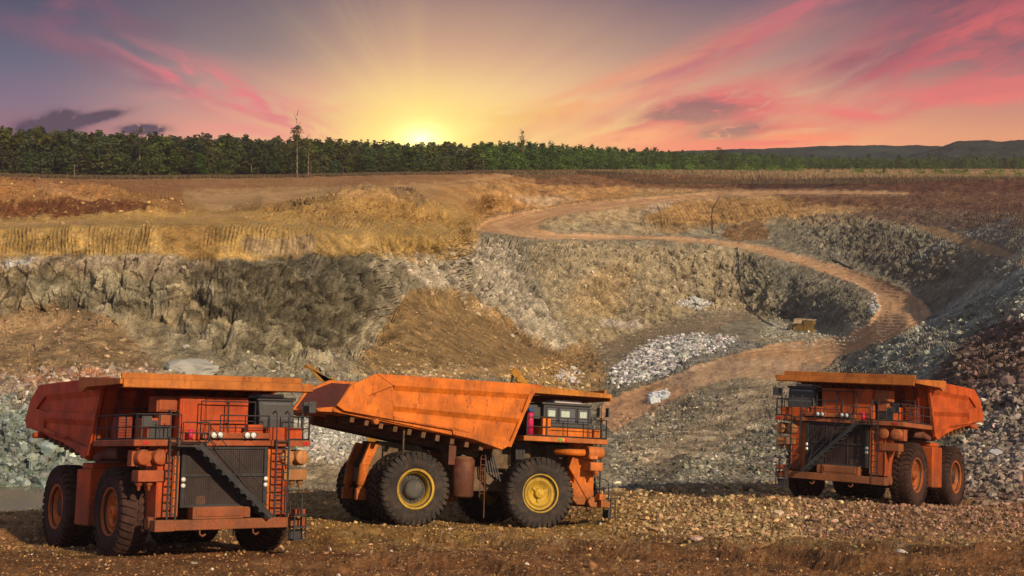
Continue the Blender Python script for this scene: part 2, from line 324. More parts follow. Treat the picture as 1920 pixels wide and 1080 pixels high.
disp = far_*keep*(.7*n_big*(.4+.8*rockm)+.6*n_mid*(.45+.5*np.maximum(rockm, rubm))+rockm*(1.1*n_rdg-.9*smooth(fbm(np.stack([P[..., 0], P[..., 1]*.6, P[..., 2]*.3], -1), 1/3.6, 3, .55, True, off=161.), .25, .75)+.75*fcA+.30*fcB*(1+lod)+.35*n_sh*lod)
        +.50*groovem*grv*(.3+brk)*gst+.16*n_fine*lod*(.4+np.maximum(rubm, rockm))+moundm*(.22*streak+.25*n_rdg+.10*fcB)+rubm*(.35*streak+.30*fcB+.35*fcA)*(1-rockm)*gz_
        +(1-np.maximum(rockm, rubm))*(.2*streak+.18*fcB+.25*n_rdg)*plat)
disp += far_*moundm*keep*1.3*fbm(P, 1/10., 3, .45, True, off=151.)
bank = smooth(PX, 980, 1150)*(1-smooth(PY, 372, 420)); disp *= 1-.6*bank
disp *= 1-.75*floorm
berm = blur(road, 2.6); berm = np.clip(4*berm*(1-berm), 0, 1)**1.5*(1-road**3)*(.6+.4*brk)
disp += far_*.42*berm*(Yd < 600)
disp += far_*road*.14*np.sin((PY+wy*.4)*1.1+PX*.02)*smooth(PY, 400, 560)
disp *= np.where(Yd > 330, 1.25, 1)*(1-smooth(Yd, 800, 1200))
fore_n = .22*fbm(P, 1/6., 3, off=51.)+.13*fbm(P, 1/1.6, 3, .6, off=53.)+.11*fbm(P, 1/.9, 3, .6, True, off=57.)*(.3+brk)+.05*n_fine
disp += (1-far_)*(fore_n+rutm)
edge_r = smooth(PX, 1780, 1920)*smooth(PY, 870, 930)
Pd = P+NB*disp[..., None]
pool = mblob(-90, 938, 215, 24, 0, .25)*(Yd > 86)*(Yd < 112); Pd[..., 2] = Pd[..., 2]*(1-pool)+pool*np.minimum(Pd[..., 2], EYE-25.1)
Pd[..., 2] -= smooth(PY, 1150, 1500)*0
# level pads under the trucks
def on_plane(M, x, y):
    p0 = M.translation; u = M.col[2].to_3d()
    return p0.z-(u.x*(x-p0.x)+u.y*(y-p0.y))/u.z
for M, p, _ in POSES:
    c0 = M @ Vector((3.1, 0, 0)); f = M.col[0].to_3d(); l = M.col[1].to_3d()
    dxx, dyy = Pd[..., 0]-c0.x, Pd[..., 1]-c0.y
    a = np.abs(dxx*f.x+dyy*f.y); b = np.abs(dxx*l.x+dyy*l.y)
    d = np.maximum(a-5.2, b-3.8)
    wgt = 1-smooth(d, 0, 5.0)
    zt = on_plane(M, Pd[..., 0], Pd[..., 1])+.35*disp*(1-far_)
    Pd[..., 2] = Pd[..., 2]*(1-wgt)+zt*wgt
NF = grid_normals(Pd)

# ------------------------------------------------------------------ what each patch of ground is made of, plus some painted light and shade
OCH=(.57,.40,.155); OCD=(.32,.20,.08); ORG=(.60,.39,.18); BRN=(.25,.135,.075); GRY=(.36,.33,.25); GRN=(.28,.29,.23); DRK=(.13,.12,.085)
PAL=(.60,.54,.45); TEA=(.27,.34,.31); ROAD=(.68,.45,.26); RDK=(.15,.075,.055); SND=(.50,.40,.26); WHT=(.62,.62,.60); OLV=(.20,.17,.09)
C = np.zeros(P.shape)+np.array(GRY)
pn = np.clip(.5+1.6*fbm(Q, 1/14., 5, .7, off=77.), 0, 1)
def paint(mask, c, a=1.):
    global C
    mk = (a*smooth(mask+.55*(pn-.5)*(1-np.abs(2*mask-1)), .25, .75)*(.82+.36*(pn-.5)))[..., None]
    mk = np.clip(mk, 0, 1); C = C*(1-mk)+np.array(c)*mk
brk = np.clip(.5+1.3*fbm(Q, 1/28., 4, .65, off=71.), 0, 1); brk2 = np.clip(.5+1.5*fbm(Q, 1/9., 4, .65, off=75.), 0, 1)
paint(1-smooth(PY+wy*.5, 400, 440), ORG)
paint(mpoly([(-400,400),(0,400),(600,380),(900,380),(900,450),(840,480),(760,490),(600,480),(480,492),(300,482),(0,482),(-400,482)], 4, .6), OCH)
paint(mpoly([(-400,402),(340,402),(340,340),(0,320),(-400,320)], 4, .5), (.44,.25,.11))
paint(mpoly([(0,382),(130,380),(280,388),(310,402),(0,416),(-400,416),(-400,382)], 3, .5), (.20,.085,.04), 1.)  # dark brown band: shade below the spoil heaps, painted into the colour
paint(mpoly([(60,350),(100,352),(180,372),(330,388),(420,398),(300,396),(150,384),(90,374)], 2, .4), (.56,.36,.19), .8)
paint(mpoly([(240,360),(380,390),(330,402),(200,385)], 4, .4), OCD, .6)
paint(mpoly([(350,365),(610,355),(600,380),(520,392),(400,395)], 3, .4), (.66,.46,.26), 1.)
paint(mpoly([(430,385),(495,368),(550,388),(560,400),(440,398)], 3, .4), OCD, .7)
paint(mpoly([(520,395),(640,372),(690,365),(900,430),(880,445),(740,420),(600,430)], 5, .6)*(.4+.6*brk2), OCD, .75)
paint(mblob(760, 368, 38, 14, -25, .5), (.25,.19,.13), .8)
paint(mpoly([(300,425),(420,425),(400,490),(480,505),(560,500),(400,515),(320,480),(290,440)], 5, .7), OCD, .65)
paint(mpoly([(-400,335),(0,335),(230,336),(500,333),(900,322),(1100,320),(1920,330),(2320,330),(2320,352),(1100,345),(900,345),(500,352),(300,360),(-400,350)], 2.5, .3), (.43,.25,.12), .9)
paint(mpoly([(850,350),(1100,345),(1200,352),(1180,372),(960,398),(880,400),(800,365)], 4, .5), (.56,.34,.14), .9)
paint(mpoly([(860,372),(960,375),(1000,400),(900,410)], 4, .5), OCD, .6)
paint(mpoly([(940,366),(1010,368),(1100,372),(1000,390)], 4, .5), PAL, .5)
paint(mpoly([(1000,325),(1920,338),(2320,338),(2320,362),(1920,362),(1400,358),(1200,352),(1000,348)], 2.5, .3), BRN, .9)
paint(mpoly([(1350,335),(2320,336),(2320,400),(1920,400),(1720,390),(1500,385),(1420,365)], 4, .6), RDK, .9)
# upper right wall
paint(mpoly([(1190,388),(1340,374),(1510,372),(1500,410),(1400,420),(1240,438),(1190,430)], 4, .6), (.46,.30,.13), .85)
paint(mpoly([(1010,410),(1190,390),(1240,430),(1230,444),(1020,442)], 3, .4), (.50,.42,.28), .9)
paint(mblob(1230, 388, 40, 12, 20, .5), PAL, .6)
paint(mblob(1400, 436, 50, 17, 4, .5), (.30,.17,.07), .9)
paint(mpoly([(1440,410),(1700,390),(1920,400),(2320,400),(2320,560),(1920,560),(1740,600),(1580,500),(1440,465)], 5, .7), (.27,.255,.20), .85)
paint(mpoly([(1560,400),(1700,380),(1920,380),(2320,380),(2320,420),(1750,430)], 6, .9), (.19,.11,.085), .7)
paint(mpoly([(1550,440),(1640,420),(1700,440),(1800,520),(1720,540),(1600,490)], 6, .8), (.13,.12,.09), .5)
paint(mblob(1800, 450, 120, 12, 22, .6), (.34,.36,.33), .5*brk2+.2)
# left cliff
paint(mpoly([(-400,484),(0,484),(300,480),(470,500),(700,560),(700,700),(300,700),(-400,700)], 4, .7), (.44,.37,.24), .85)
paint(mpoly([(-400,486),(0,486),(300,484),(440,500),(420,520),(250,510),(0,500),(-400,500)], 3, .7), (.50,.42,.33), .7)
paint(mpoly([(0,490),(70,488),(60,496),(0,497)], 1.5, .4), (.7,.72,.70))
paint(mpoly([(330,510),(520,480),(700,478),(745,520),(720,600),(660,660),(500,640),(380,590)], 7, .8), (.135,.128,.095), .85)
paint(mpoly([(440,450),(600,445),(600,480),(470,480)], 5, .6), (.45,.38,.30), .6)
paint(mpoly([(40,520),(300,520),(330,570),(200,600),(60,560)], 6, .7), GRN, .5)
paint(mpoly([(690,480),(735,520),(750,580),(700,650),(640,690),(600,690),(690,600),(680,520)], 3, .4), (.42,.38,.29), .85)
paint(mpoly([(700,478),(830,470),(900,450),(960,455),(985,520),(1040,600),(1090,660),(1000,650),(900,590),(780,520)], 4, .6), (.54,.49,.40), .85)
paint(mpoly([(700,440),(900,448),(880,480),(800,500),(740,485)], 4, .6), OCH, .7)
paint(mblob(800, 500, 30, 35, 30, .8), PAL, .7)
paint(mpoly([(742,560),(790,540),(860,545),(950,600),(1080,690),(1080,705),(800,712),(640,700),(700,660)], 4, .5), (.38,.25,.105), .9)
paint(mpoly([(-400,590),(0,590),(100,565),(200,590),(310,700),(-400,740)], 5, .7), (.36,.245,.135), .85)
paint(mpoly([(300,600),(560,640),(700,690),(600,712),(340,712)], 5, .7), (.31,.29,.22), .8)
paint(mpoly([(-400,700),(300,690),(300,740),(150,780),(-400,760)], 5, .6), (.45,.33,.25), .7)
paint(mblob(130, 715, 90, 22, 0, .8), (.50,.24,.13), .7)
paint(mpoly([(-400,790),(0,760),(150,790),(300,850),(300,925),(-400,930)], 5, .6), TEA, .85)
paint(mpoly([(560,740),(700,740),(700,860),(560,850)], 8, .6), (.42,.41,.36), .8)
paint(mpoly([(560,850),(700,840),(700,920),(560,920)], 5, .6), (.48,.39,.26), .8)
# centre wall
paint(mpoly([(985,455),(1420,470),(1480,590),(1300,590),(1110,660),(1040,600)], 5, .5), (.47,.40,.27), .9)
paint(mpoly([(1090,530),(1200,480),(1160,590),(1060,600)], 10, 1.), (.52,.38,.20), .6)
paint(mpoly([(1380,470),(1500,510),(1500,590),(1400,570)], 6, .6), (.25,.25,.19), .8)
paint(mpoly([(1480,515),(1600,545),(1640,600),(1560,612),(1480,600)], 5, .5), (.22,.215,.17), .9)
paint(mpoly([(1430,575),(1500,590),(1490,612),(1420,600)], 3, .4), (.10,.085,.06), .8)
paint(floorm, (.46,.37,.25), .85)
paint(mblob(1430, 618, 90, 16, 0, .6), (.37,.38,.30), .7)
paint(mblob(1165, 608, 45, 9, 0, .5), (.55,.52,.50), .7)
paint(mpoly([(960,690),(1100,640),(1140,700),(1120,760),(1050,740)], 6, .6), (.45,.29,.12), .8)
paint(mblob(1010, 705, 80, 20, 0, .6), OCH, .8)
paint(mpoly([(1145,700),(1250,640),(1400,635),(1440,650),(1320,690),(1200,720)], 4, .4), (.34,.34,.31), .9)
paint(mpoly([(1140,785),(1420,715),(1480,720),(1500,900),(1150,915)], 5, .5), (.30,.29,.235), .9)
paint(mpoly([(1300,730),(1480,715),(1480,790),(1230,880),(1150,850),(1180,800)], 9, .6), (.43,.36,.25), .6*brk+.3)
paint(mblob(1330, 760, 90, 18, 28, .7), (.24,.23,.18), .6)
palef = mpoly([(1400,712),(1500,712),(1490,765),(1340,850),(1240,893),(1195,868),(1310,790)], 5, .6)
paint(palef, (.50,.42,.30), .9)
paint(mblob(1240, 885, 70, 22, 20, .7), (.14,.135,.115), .8)
paint(mpoly([(1570,690),(1745,600),(1920,500),(2320,450),(2320,620),(1920,600),(1790,650),(1740,710)], 4, .4), (.38,.385,.32), .9)
paint(mpoly([(1800,560),(1920,510),(2320,470),(2320,520),(1920,550)], 5, .6), (.36,.43,.39), .6)
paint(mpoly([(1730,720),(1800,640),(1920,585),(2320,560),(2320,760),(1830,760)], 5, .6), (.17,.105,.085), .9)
paint(mpoly([(1800,740),(2320,720),(2320,925),(1800,925)], 6, .6), (.30,.26,.21), .9)
paint(mpoly([(1800,880),(2320,880),(2320,960),(1800,960)], 6, .6), (.36,.21,.16), .6)
paint(track, (.60,.41,.22), .85)
paint(road, ROAD, .95)
cl_pts = [(1500,360),(1340,366),(1200,378),(1090,392),(1010,408),(960,425),(985,440),(1060,447),(1200,448),(1320,455),(1420,467),(1530,490),(1620,522),(1690,560),(1692,600),(1640,632),(1560,658),(1460,676),(1340,708),(1240,742),(1140,785)]
def at_px(a, b):
    i = np.argmin(np.abs(vy-b)); j = np.argmin(np.abs(ux-a)); return P[i, j, :2]
cl_w = np.array([at_px(*c_) for c_ in cl_pts]); rs = road > .02; pr_ = P[rs][:, :2]; bd_ = np.full(len(pr_), 1e9); sg_ = np.zeros(len(pr_)); al_ = np.zeros(len(pr_)); acc = 0.
for a_, b_ in zip(cl_w[:-1], cl_w[1:]):
    d_ = b_-a_; L_ab = np.hypot(*d_); u_ = d_/L_ab; r_ = pr_-a_; t_ = np.clip(r_@u_, 0, L_ab); e_ = r_-t_[:, None]*u_; ee = np.hypot(e_[:, 0], e_[:, 1]); sgn = np.sign(r_[:, 0]*u_[1]-r_[:, 1]*u_[0])
    m_ = ee < bd_; bd_ = np.where(m_, ee, bd_); sg_ = np.where(m_, sgn*ee, sg_); al_ = np.where(m_, acc+t_, al_); acc += L_ab
rdist = np.zeros(PX.shape); ral = np.zeros(PX.shape); rdist[rs] = sg_; ral[rs] = al_
tr_n = fbm(np.stack([rdist*1.0, ral*.012, rdist*0], -1), 1/1.3, 4, .6, off=201.)
paint(berm*(1-road), (.50,.40,.27), .6)
paint(road*np.clip(.5+2.2*tr_n, 0, 1), (.40,.25,.145), .7)
paint(road*np.clip(.5-2.2*tr_n, 0, 1)*.6, (.56,.38,.24), .5)

paint(road*mblob(1400, 705, 190, 34, 0, .5), (.46,.37,.28), .65)
paint(road*mblob(1180, 770, 120, 40, 0, .5), (.44,.29,.20), .5)
paint(road*mblob(1080, 446, 110, 9, 0, .3), (.66,.46,.28), .6)
# foreground
fm = fore
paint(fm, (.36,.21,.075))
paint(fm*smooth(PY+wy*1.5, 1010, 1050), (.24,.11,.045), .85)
paint(fm*mpoly([(1150,900),(1500,890),(1600,960),(1450,1000),(1150,985)], 8, .8), (.42,.28,.13), .7)
paint(fm*mpoly([(1500,930),(2320,900),(2320,1010),(1500,1010)], 10, 1.), (.36,.20,.115), .7)
paint(fm*mpoly([(-400,965),(180,960),(200,1010),(-400,1080)], 8, 1.), (.44,.22,.09), .7)
paint(fm*mpoly([(230,1000),(620,990),(700,1050),(200,1060)], 10, 1.), (.30,.125,.06), .7)
paint(fm*mpoly([(540,925),(1200,925),(1250,1010),(540,1035)], 8, .8)*(.4+.6*brk), (.50,.32,.085), .65)
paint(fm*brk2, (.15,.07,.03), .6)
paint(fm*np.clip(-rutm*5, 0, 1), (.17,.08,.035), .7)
slope_r = mpoly([(1570,690),(1745,600),(1920,440),(2320,400),(2320,620),(1920,600),(1790,650),(1740,710)], 4, .4)
strat = fbm(np.stack([(PY+.62*PX)/1.0, (PX-.62*PY)*.05, PX*0], -1), 1/26., 4, .6, off=171.)
paint(slope_r*np.clip(.4+2.4*strat, 0, 1)*(1-road), (.52,.53,.45), .7); paint(slope_r*np.clip(-.1-2.4*strat, 0, 1)*(1-road), (.20,.19,.15), .7)
paint(mpoly([(960,330),(960,400),(860,440),(560,420),(560,350)], 6, .8)*brk, (.66,.47,.22), .45)  # golden glow of the low sun painted into the plateau colour
# fine mottling of the rock itself, then shade painted into the grooves
hf = fbm(P, 1/2.2, 4, .65, off=91.); hf2 = fbm(P, 1/12., 3, .6, off=95.)
C = C*(1+1.05*hf*(.3+.7*keep)*plat+.30*hf2)[..., None]
C = C*(1+(.42*fcB+.30*fcA)*np.maximum(rockm, .6*np.maximum(rubm, .35))*keep*(Yd > 95))[..., None]
C = C*(1-.65*np.clip(groovem*(1-grv*1.3)*gst, 0, 1))[..., None]  # groove bottoms darkened, shade put into the rock colour
pale = smooth(hf, .22, .5)*keep*np.maximum(rockm, rubm); C = C*(1-.35*pale[..., None])+np.array((.62,.58,.50))*.35*pale[..., None]
C = np.where((1-fore)[..., None] > .5, C**1.25*.92, C**1.1*.85)
C = np.clip(C, .01, .8)
C[PY < 316] = (.30,.26,.12)

def attr_mat(name, bump=((2.0, .35), (9.0, .12)), rough=.95, tex=(6., .5), scale=1.):
    m = bpy.data.materials.new(name); m.use_nodes = True; t = m.node_tree; q = NT(t); b = t.nodes['Principled BSDF']
    a = q.n('ShaderNodeAttribute', attribute_name='Col'); tcn = q.n('ShaderNodeTexCoord')
    ns = q.noise(tcn.outputs['Object'], tex[0]*scale, 5, .65)
    f = q.m('MULTIPLY_ADD', ns, tex[1]*2, 1-tex[1])
    cc = q.n('ShaderNodeVectorMath', operation='SCALE'); t.links.new(a.outputs['Color'], cc.inputs[0]); q.put(cc.inputs['Scale'], f)
    t.links.new(cc.outputs[0], b.inputs['Base Color']); b.inputs['Roughness'].default_value = rough; b.inputs['Specular IOR Level'].default_value = .15
    last = None
    for s, d in bump:
        bn = q.n('ShaderNodeBump'); q.put(bn.inputs['Height'], q.noise(tcn.outputs['Object'], s*scale, 4, .65)); bn.inputs['Distance'].default_value = d; bn.inputs['Strength'].default_value = .9
        if last is not None: t.links.new(last, bn.inputs['Normal'])
        last = bn.outputs[0]
    if last is not None: t.links.new(last, b.inputs['Normal'])
    return m
M_rock = attr_mat('quarry_rock', ((.9, .9), (4., .3)), tex=(2.2, .75))
M_dirt = attr_mat('stony_dirt', ((2.6, .28), (11., .09)), tex=(9., .75))
M_road = attr_mat('packed_laterite', ((1.5, .12),), tex=(1.2, .18))

def grid_mesh(name, fm, mat, kind='structure'):
    idx = np.arange(PX.size).reshape(PX.shape)
    q = np.stack([idx[1:, :-1], idx[1:, 1:], idx[:-1, 1:], idx[:-1, :-1]], -1)[fm]
    q = q[:, ::-1]
    used, inv = np.unique(q, return_inverse=True); inv = inv.reshape(q.shape)
    me = bpy.data.meshes.new(name); nf = len(q)
    me.vertices.add(len(used)); me.vertices.foreach_set('co', Pd.reshape(-1, 3)[used].astype(np.float32).ravel())
    me.loops.add(nf*4); me.loops.foreach_set('vertex_index', inv.astype(np.int32).ravel())
    me.polygons.add(nf); me.polygons.foreach_set('loop_start', np.arange(0, nf*4, 4, dtype=np.int32))
    me.polygons.foreach_set('use_smooth', np.zeros(nf, bool)); me.update(calc_edges=True)
    ca = me.color_attributes.new('Col', 'FLOAT_COLOR', 'POINT')
    cc = np.ones((len(used), 4), np.float32); cc[:, :3] = C.reshape(-1, 3)[used]; ca.data.foreach_set('color', cc.ravel())
    me.materials.append(mat)
    # consistent upward normals
    o = bpy.data.objects.new(name, me); COL.objects.link(o); tag(o, kind=kind)
    v = me.polygons[0].normal
    if v.z < 0: me.flip_normals()
    return o
cen = lambda a: (a[1:, :-1]+a[1:, 1:]+a[:-1, 1:]+a[:-1, :-1])/4
cY, cX = cen(PY), cen(PX); rd = cen(road) > .5; fr = cen(fore) > .5; farm = cY < 316
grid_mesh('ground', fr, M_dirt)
grid_mesh('haul_road', rd & ~fr, M_road)
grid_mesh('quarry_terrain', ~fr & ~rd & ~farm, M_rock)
grid_mesh('far_plain', farm, M_rock)

def surf(px, py):                                     # surface point at a photo pixel
    i = np.clip(np.searchsorted(-vy, -py), 1, len(vy)-1); j = int(np.clip(round((px-ux[0])/1.7), 0, len(ux)-1))
    t = (py-vy[i])/(vy[i-1]-vy[i]); p = Pd[i, j]*(1-t)+Pd[i-1, j]*t
    return Vector(p)

# ------------------------------------------------------------------ loose stone

def ico_base():
    bm = bmesh.new(); bmesh.ops.create_icosphere(bm, subdivisions=1, radius=1)
    v = np.array([x.co[:] for x in bm.verts]); f = np.array([[x.index for x in q.verts] for q in bm.faces]); bm.free()
    return v, f
IV, IF = ico_base()
def rocks(name, pts, sizes, cols, mat, kind='stuff', flatz=.7, jit=.28, sink=.25):
    k = len(pts); nv = len(IV)
    V = np.repeat(IV[None], k, 0)*(1+jit*rng.normal(size=(k, nv, 1)))
    V *= np.stack([rng.uniform(.7, 1.3, k), rng.uniform(.6, 1.1, k), rng.uniform(.5, 1., k)*flatz/.7], -1)[:, None, :]
    a, b = rng.uniform(0, 6.28, k), rng.normal(0, .35, k)
    ca, sa, cb, sb = np.cos(a), np.sin(a), np.cos(b), np.sin(b)
    y1 = V[..., 1]*cb[:, None]-V[..., 2]*sb[:, None]; z1 = V[..., 1]*sb[:, None]+V[..., 2]*cb[:, None]
    x2 = V[..., 0]*ca[:, None]-y1*sa[:, None]; y2 = V[..., 0]*sa[:, None]+y1*ca[:, None]
    V = np.stack([x2, y2, z1], -1)*np.asarray(sizes)[:, None, None]/2
    V += np.asarray(pts)[:, None, :]; V[..., 2] += (np.asarray(sizes)*(.5-sink)*.6)[:, None]
    Fc = (IF[None]+(np.arange(k)*nv)[:, None, None]).reshape(-1, 3)
    me = bpy.data.meshes.new(name); nf = len(Fc)
    me.vertices.add(k*nv); me.vertices.foreach_set('co', V.astype(np.float32).ravel())
    me.loops.add(nf*3); me.loops.foreach_set('vertex_index', Fc.astype(np.int32).ravel())
    me.polygons.add(nf); me.polygons.foreach_set('loop_start', np.arange(0, nf*3, 3, dtype=np.int32)); me.polygons.foreach_set('use_smooth', np.zeros(nf, bool)); me.update(calc_edges=True)
    ca_ = me.color_attributes.new('Col', 'FLOAT_COLOR', 'POINT'); cc = np.ones((k*nv, 4), np.float32); cc[:, :3] = np.repeat(cols, nv, 0); ca_.data.foreach_set('color', cc.ravel())
    me.materials.append(mat)
    o = bpy.data.objects.new(name, me); COL.objects.link(o)
    if kind: tag(o, kind=kind)
    return o
M_stone = attr_mat('loose_stone', ((6., .05),), tex=(7., .35))
def scatter(mask, num_, smin, smax, pw, colr, cvar, keepc=.5, px_equal=True):
    """points on the terrain, weighted by mask in the picture's area; sizes in metres"""
    num = int(num_*2.0); w = np.clip(mask, 0, None).copy(); w[(PX < -200) | (PX > 2120)] *= .0
    rowh = np.abs(np.gradient(vy))[:, None]; w = w*rowh
    if not px_equal: w = w*Yd**2
    cdf = np.cumsum(w.ravel()); 
    i = np.searchsorted(cdf, rng.uniform(0, cdf[-1], num)); i = np.clip(i, 0, PX.size-1)
    p = Pd.reshape(-1, 3)[i]+rng.normal(0, .08, (num, 3))*np.array([1, 1, 0])
    sz = smin*.7+(smax*.8-smin*.7)*rng.uniform(0, 1, num)**(pw*2.1)
    base = C.reshape(-1, 3)[i]*keepc+np.array(colr)*(1-keepc)
    cl = .86*base*np.exp(rng.normal(0, cvar, (num, 1)))*np.exp(rng.normal(0, .05, (num, 3)))
    return p, sz, np.clip(cl, .01, .75)
def many(name, specs, mat=None, **k):
    r = [scatter(*a) for a in specs]
    return rocks(name, np.concatenate([x[0] for x in r]), np.concatenate([x[1] for x in r]), np.concatenate([x[2] for x in r]), mat or M_stone, **k)
fb = np.clip(brk2*1.6-.3, 0, 1)
vis = PY < 1130
many('gravel', [(fore*vis*fb*(1-smooth(PY, 990, 1060)), 7000, .05, .26, 3.0, (.42,.28,.12), .35, .45),
                (fore*vis*(.3+fb), 19000, .03, .15, 2.5, (.38,.22,.10), .45, .5),
                (fore*mpoly([(1150,902),(1500,890),(1640,960),(1450,1010),(1150,990)], 8, .8), 4200, .07, .42, 2.8, (.46,.33,.18), .40, .35),
                (fore*mpoly([(560,920),(1160,915),(1160,960),(560,960)], 6, .8), 2400, .06, .30, 2.4, (.48,.32,.15), .30, .35),
                (fore*mpoly([(1500,930),(2100,905),(2100,1000),(1500,1000)], 8, .8), 4500, .06, .38, 2.6, (.30,.19,.14), .40, .35),
                (fore*vis, 200, .08, .28, 2., (.52,.44,.33), .3, .1)])
many('rubble', [(mpoly([(-200,770),(0,750),(150,780),(260,860),(260,915),(110,910),(-200,908)], 5, .6)*(Yd > 90), 7000, .15, 1.2, 3.4, (.22,.27,.25), .45, .35),
                (mpoly([(-200,700),(330,690),(320,760),(150,790),(-200,770)], 5, .6), 1800, .2, 1.2, 3., (.44,.40,.34), .35, .4),
                (mpoly([(560,760),(690,760),(690,860),(560,860)], 6, .5), 2600, .18, .8, 2.4, (.48,.48,.44), .30, .3),
                (mpoly([(300,680),(620,690),(1000,700),(1050,712),(600,712)], 6, .5), 900, .2, 1.0, 2.6, (.40,.36,.28), .3, .5),
                (mpoly([(1150,790),(1430,725),(1500,730),(1500,900),(1150,915)], 6, .5)*(.25+fb)*(1-palef), 6500, .10, .7, 3.6, (.28,.26,.21), .45, .65),
                (mpoly([(1570,690),(1745,605),(1920,520),(2110,470),(2110,600),(1920,590),(1790,650),(1740,705)], 4, .4), 4000, .15, 1.0, 3.8, (.26,.26,.22), .42, .6),
                (mpoly([(1740,720),(1800,640),(1920,585),(2110,560),(2110,760),(1830,760)], 5, .6), 2600, .2, 1.1, 3., (.22,.15,.13), .4, .5),
                (mpoly([(1800,740),(2110,720),(2110,930),(1800,925)], 6, .6)*(Yd > 80), 7000, .12, .9, 3.0, (.31,.26,.22), .42, .4),
                (mpoly([(985,455),(1420,470),(1480,590),(1300,590),(1110,660),(1040,600)], 5, .5)*(.2+fb), 2500, .3, 1.3, 3., (.42,.38,.29), .35, .6),
                (mpoly([(720,480),(900,460),(960,460),(1090,660),(1000,650),(900,590),(780,520)], 4, .6)*(.2+fb), 1200, .3, 1.6, 3., (.50,.46,.38), .3, .5),
                (mpoly([(640,690),(750,570),(860,550),(950,600),(1080,700),(800,712)], 4, .5)*(.2+fb), 2200, .12, .6, 3., (.38,.28,.15), .35, .5),
                (mpoly([(0,600),(100,570),(200,590),(310,700),(0,720)], 5, .7), 1100, .12, .8, 3.5, (.30,.22,.15), .4, .5),
                (mpoly([(1440,590),(1500,615),(1620,640),(1500,645),(1420,640)], 4, .5), 900, .3, 1.2, 2.5, (.36,.37,.32), .3, .3),
                (mpoly([(960,690),(1060,665),(1120,740),(1050,750)], 6, .6), 700, .25, 1.2, 2.5, (.45,.33,.2), .4, .4),
                (mblob(1065, 705, 30, 14, 0, .4), 90, .5, 1.8, 2., (.58,.57,.55), .2, .1),
                (mblob(1640, 570, 12, 22, 0, .2)*(1-road), 60, .4, 1.5, 2., (.55,.56,.56), .2, .1),
                (moundm*fb, 2500, .15, .8, 3., (.36,.24,.10), .35, .5)], sink=.55)
many('boulder_pile', [(mpoly([(1145,702),(1180,672),(1230,640),(1300,632),(1380,636),(1345,655),(1290,668),(1260,690),(1190,718),(1150,716)], 2.5, .25), 4600, .35, 1.5, 1.3, (.42,.42,.41), .50, .05),
                      (mblob(1300, 572, 30, 9, 0, .5), 260, .5, 1.8, 2., (.56,.57,.56), .2, .1),
                      (mblob(1235, 746, 18, 7, 20, .2), 40, .6, 1.8, 1.6, (.62,.66,.70), .15, .0)])

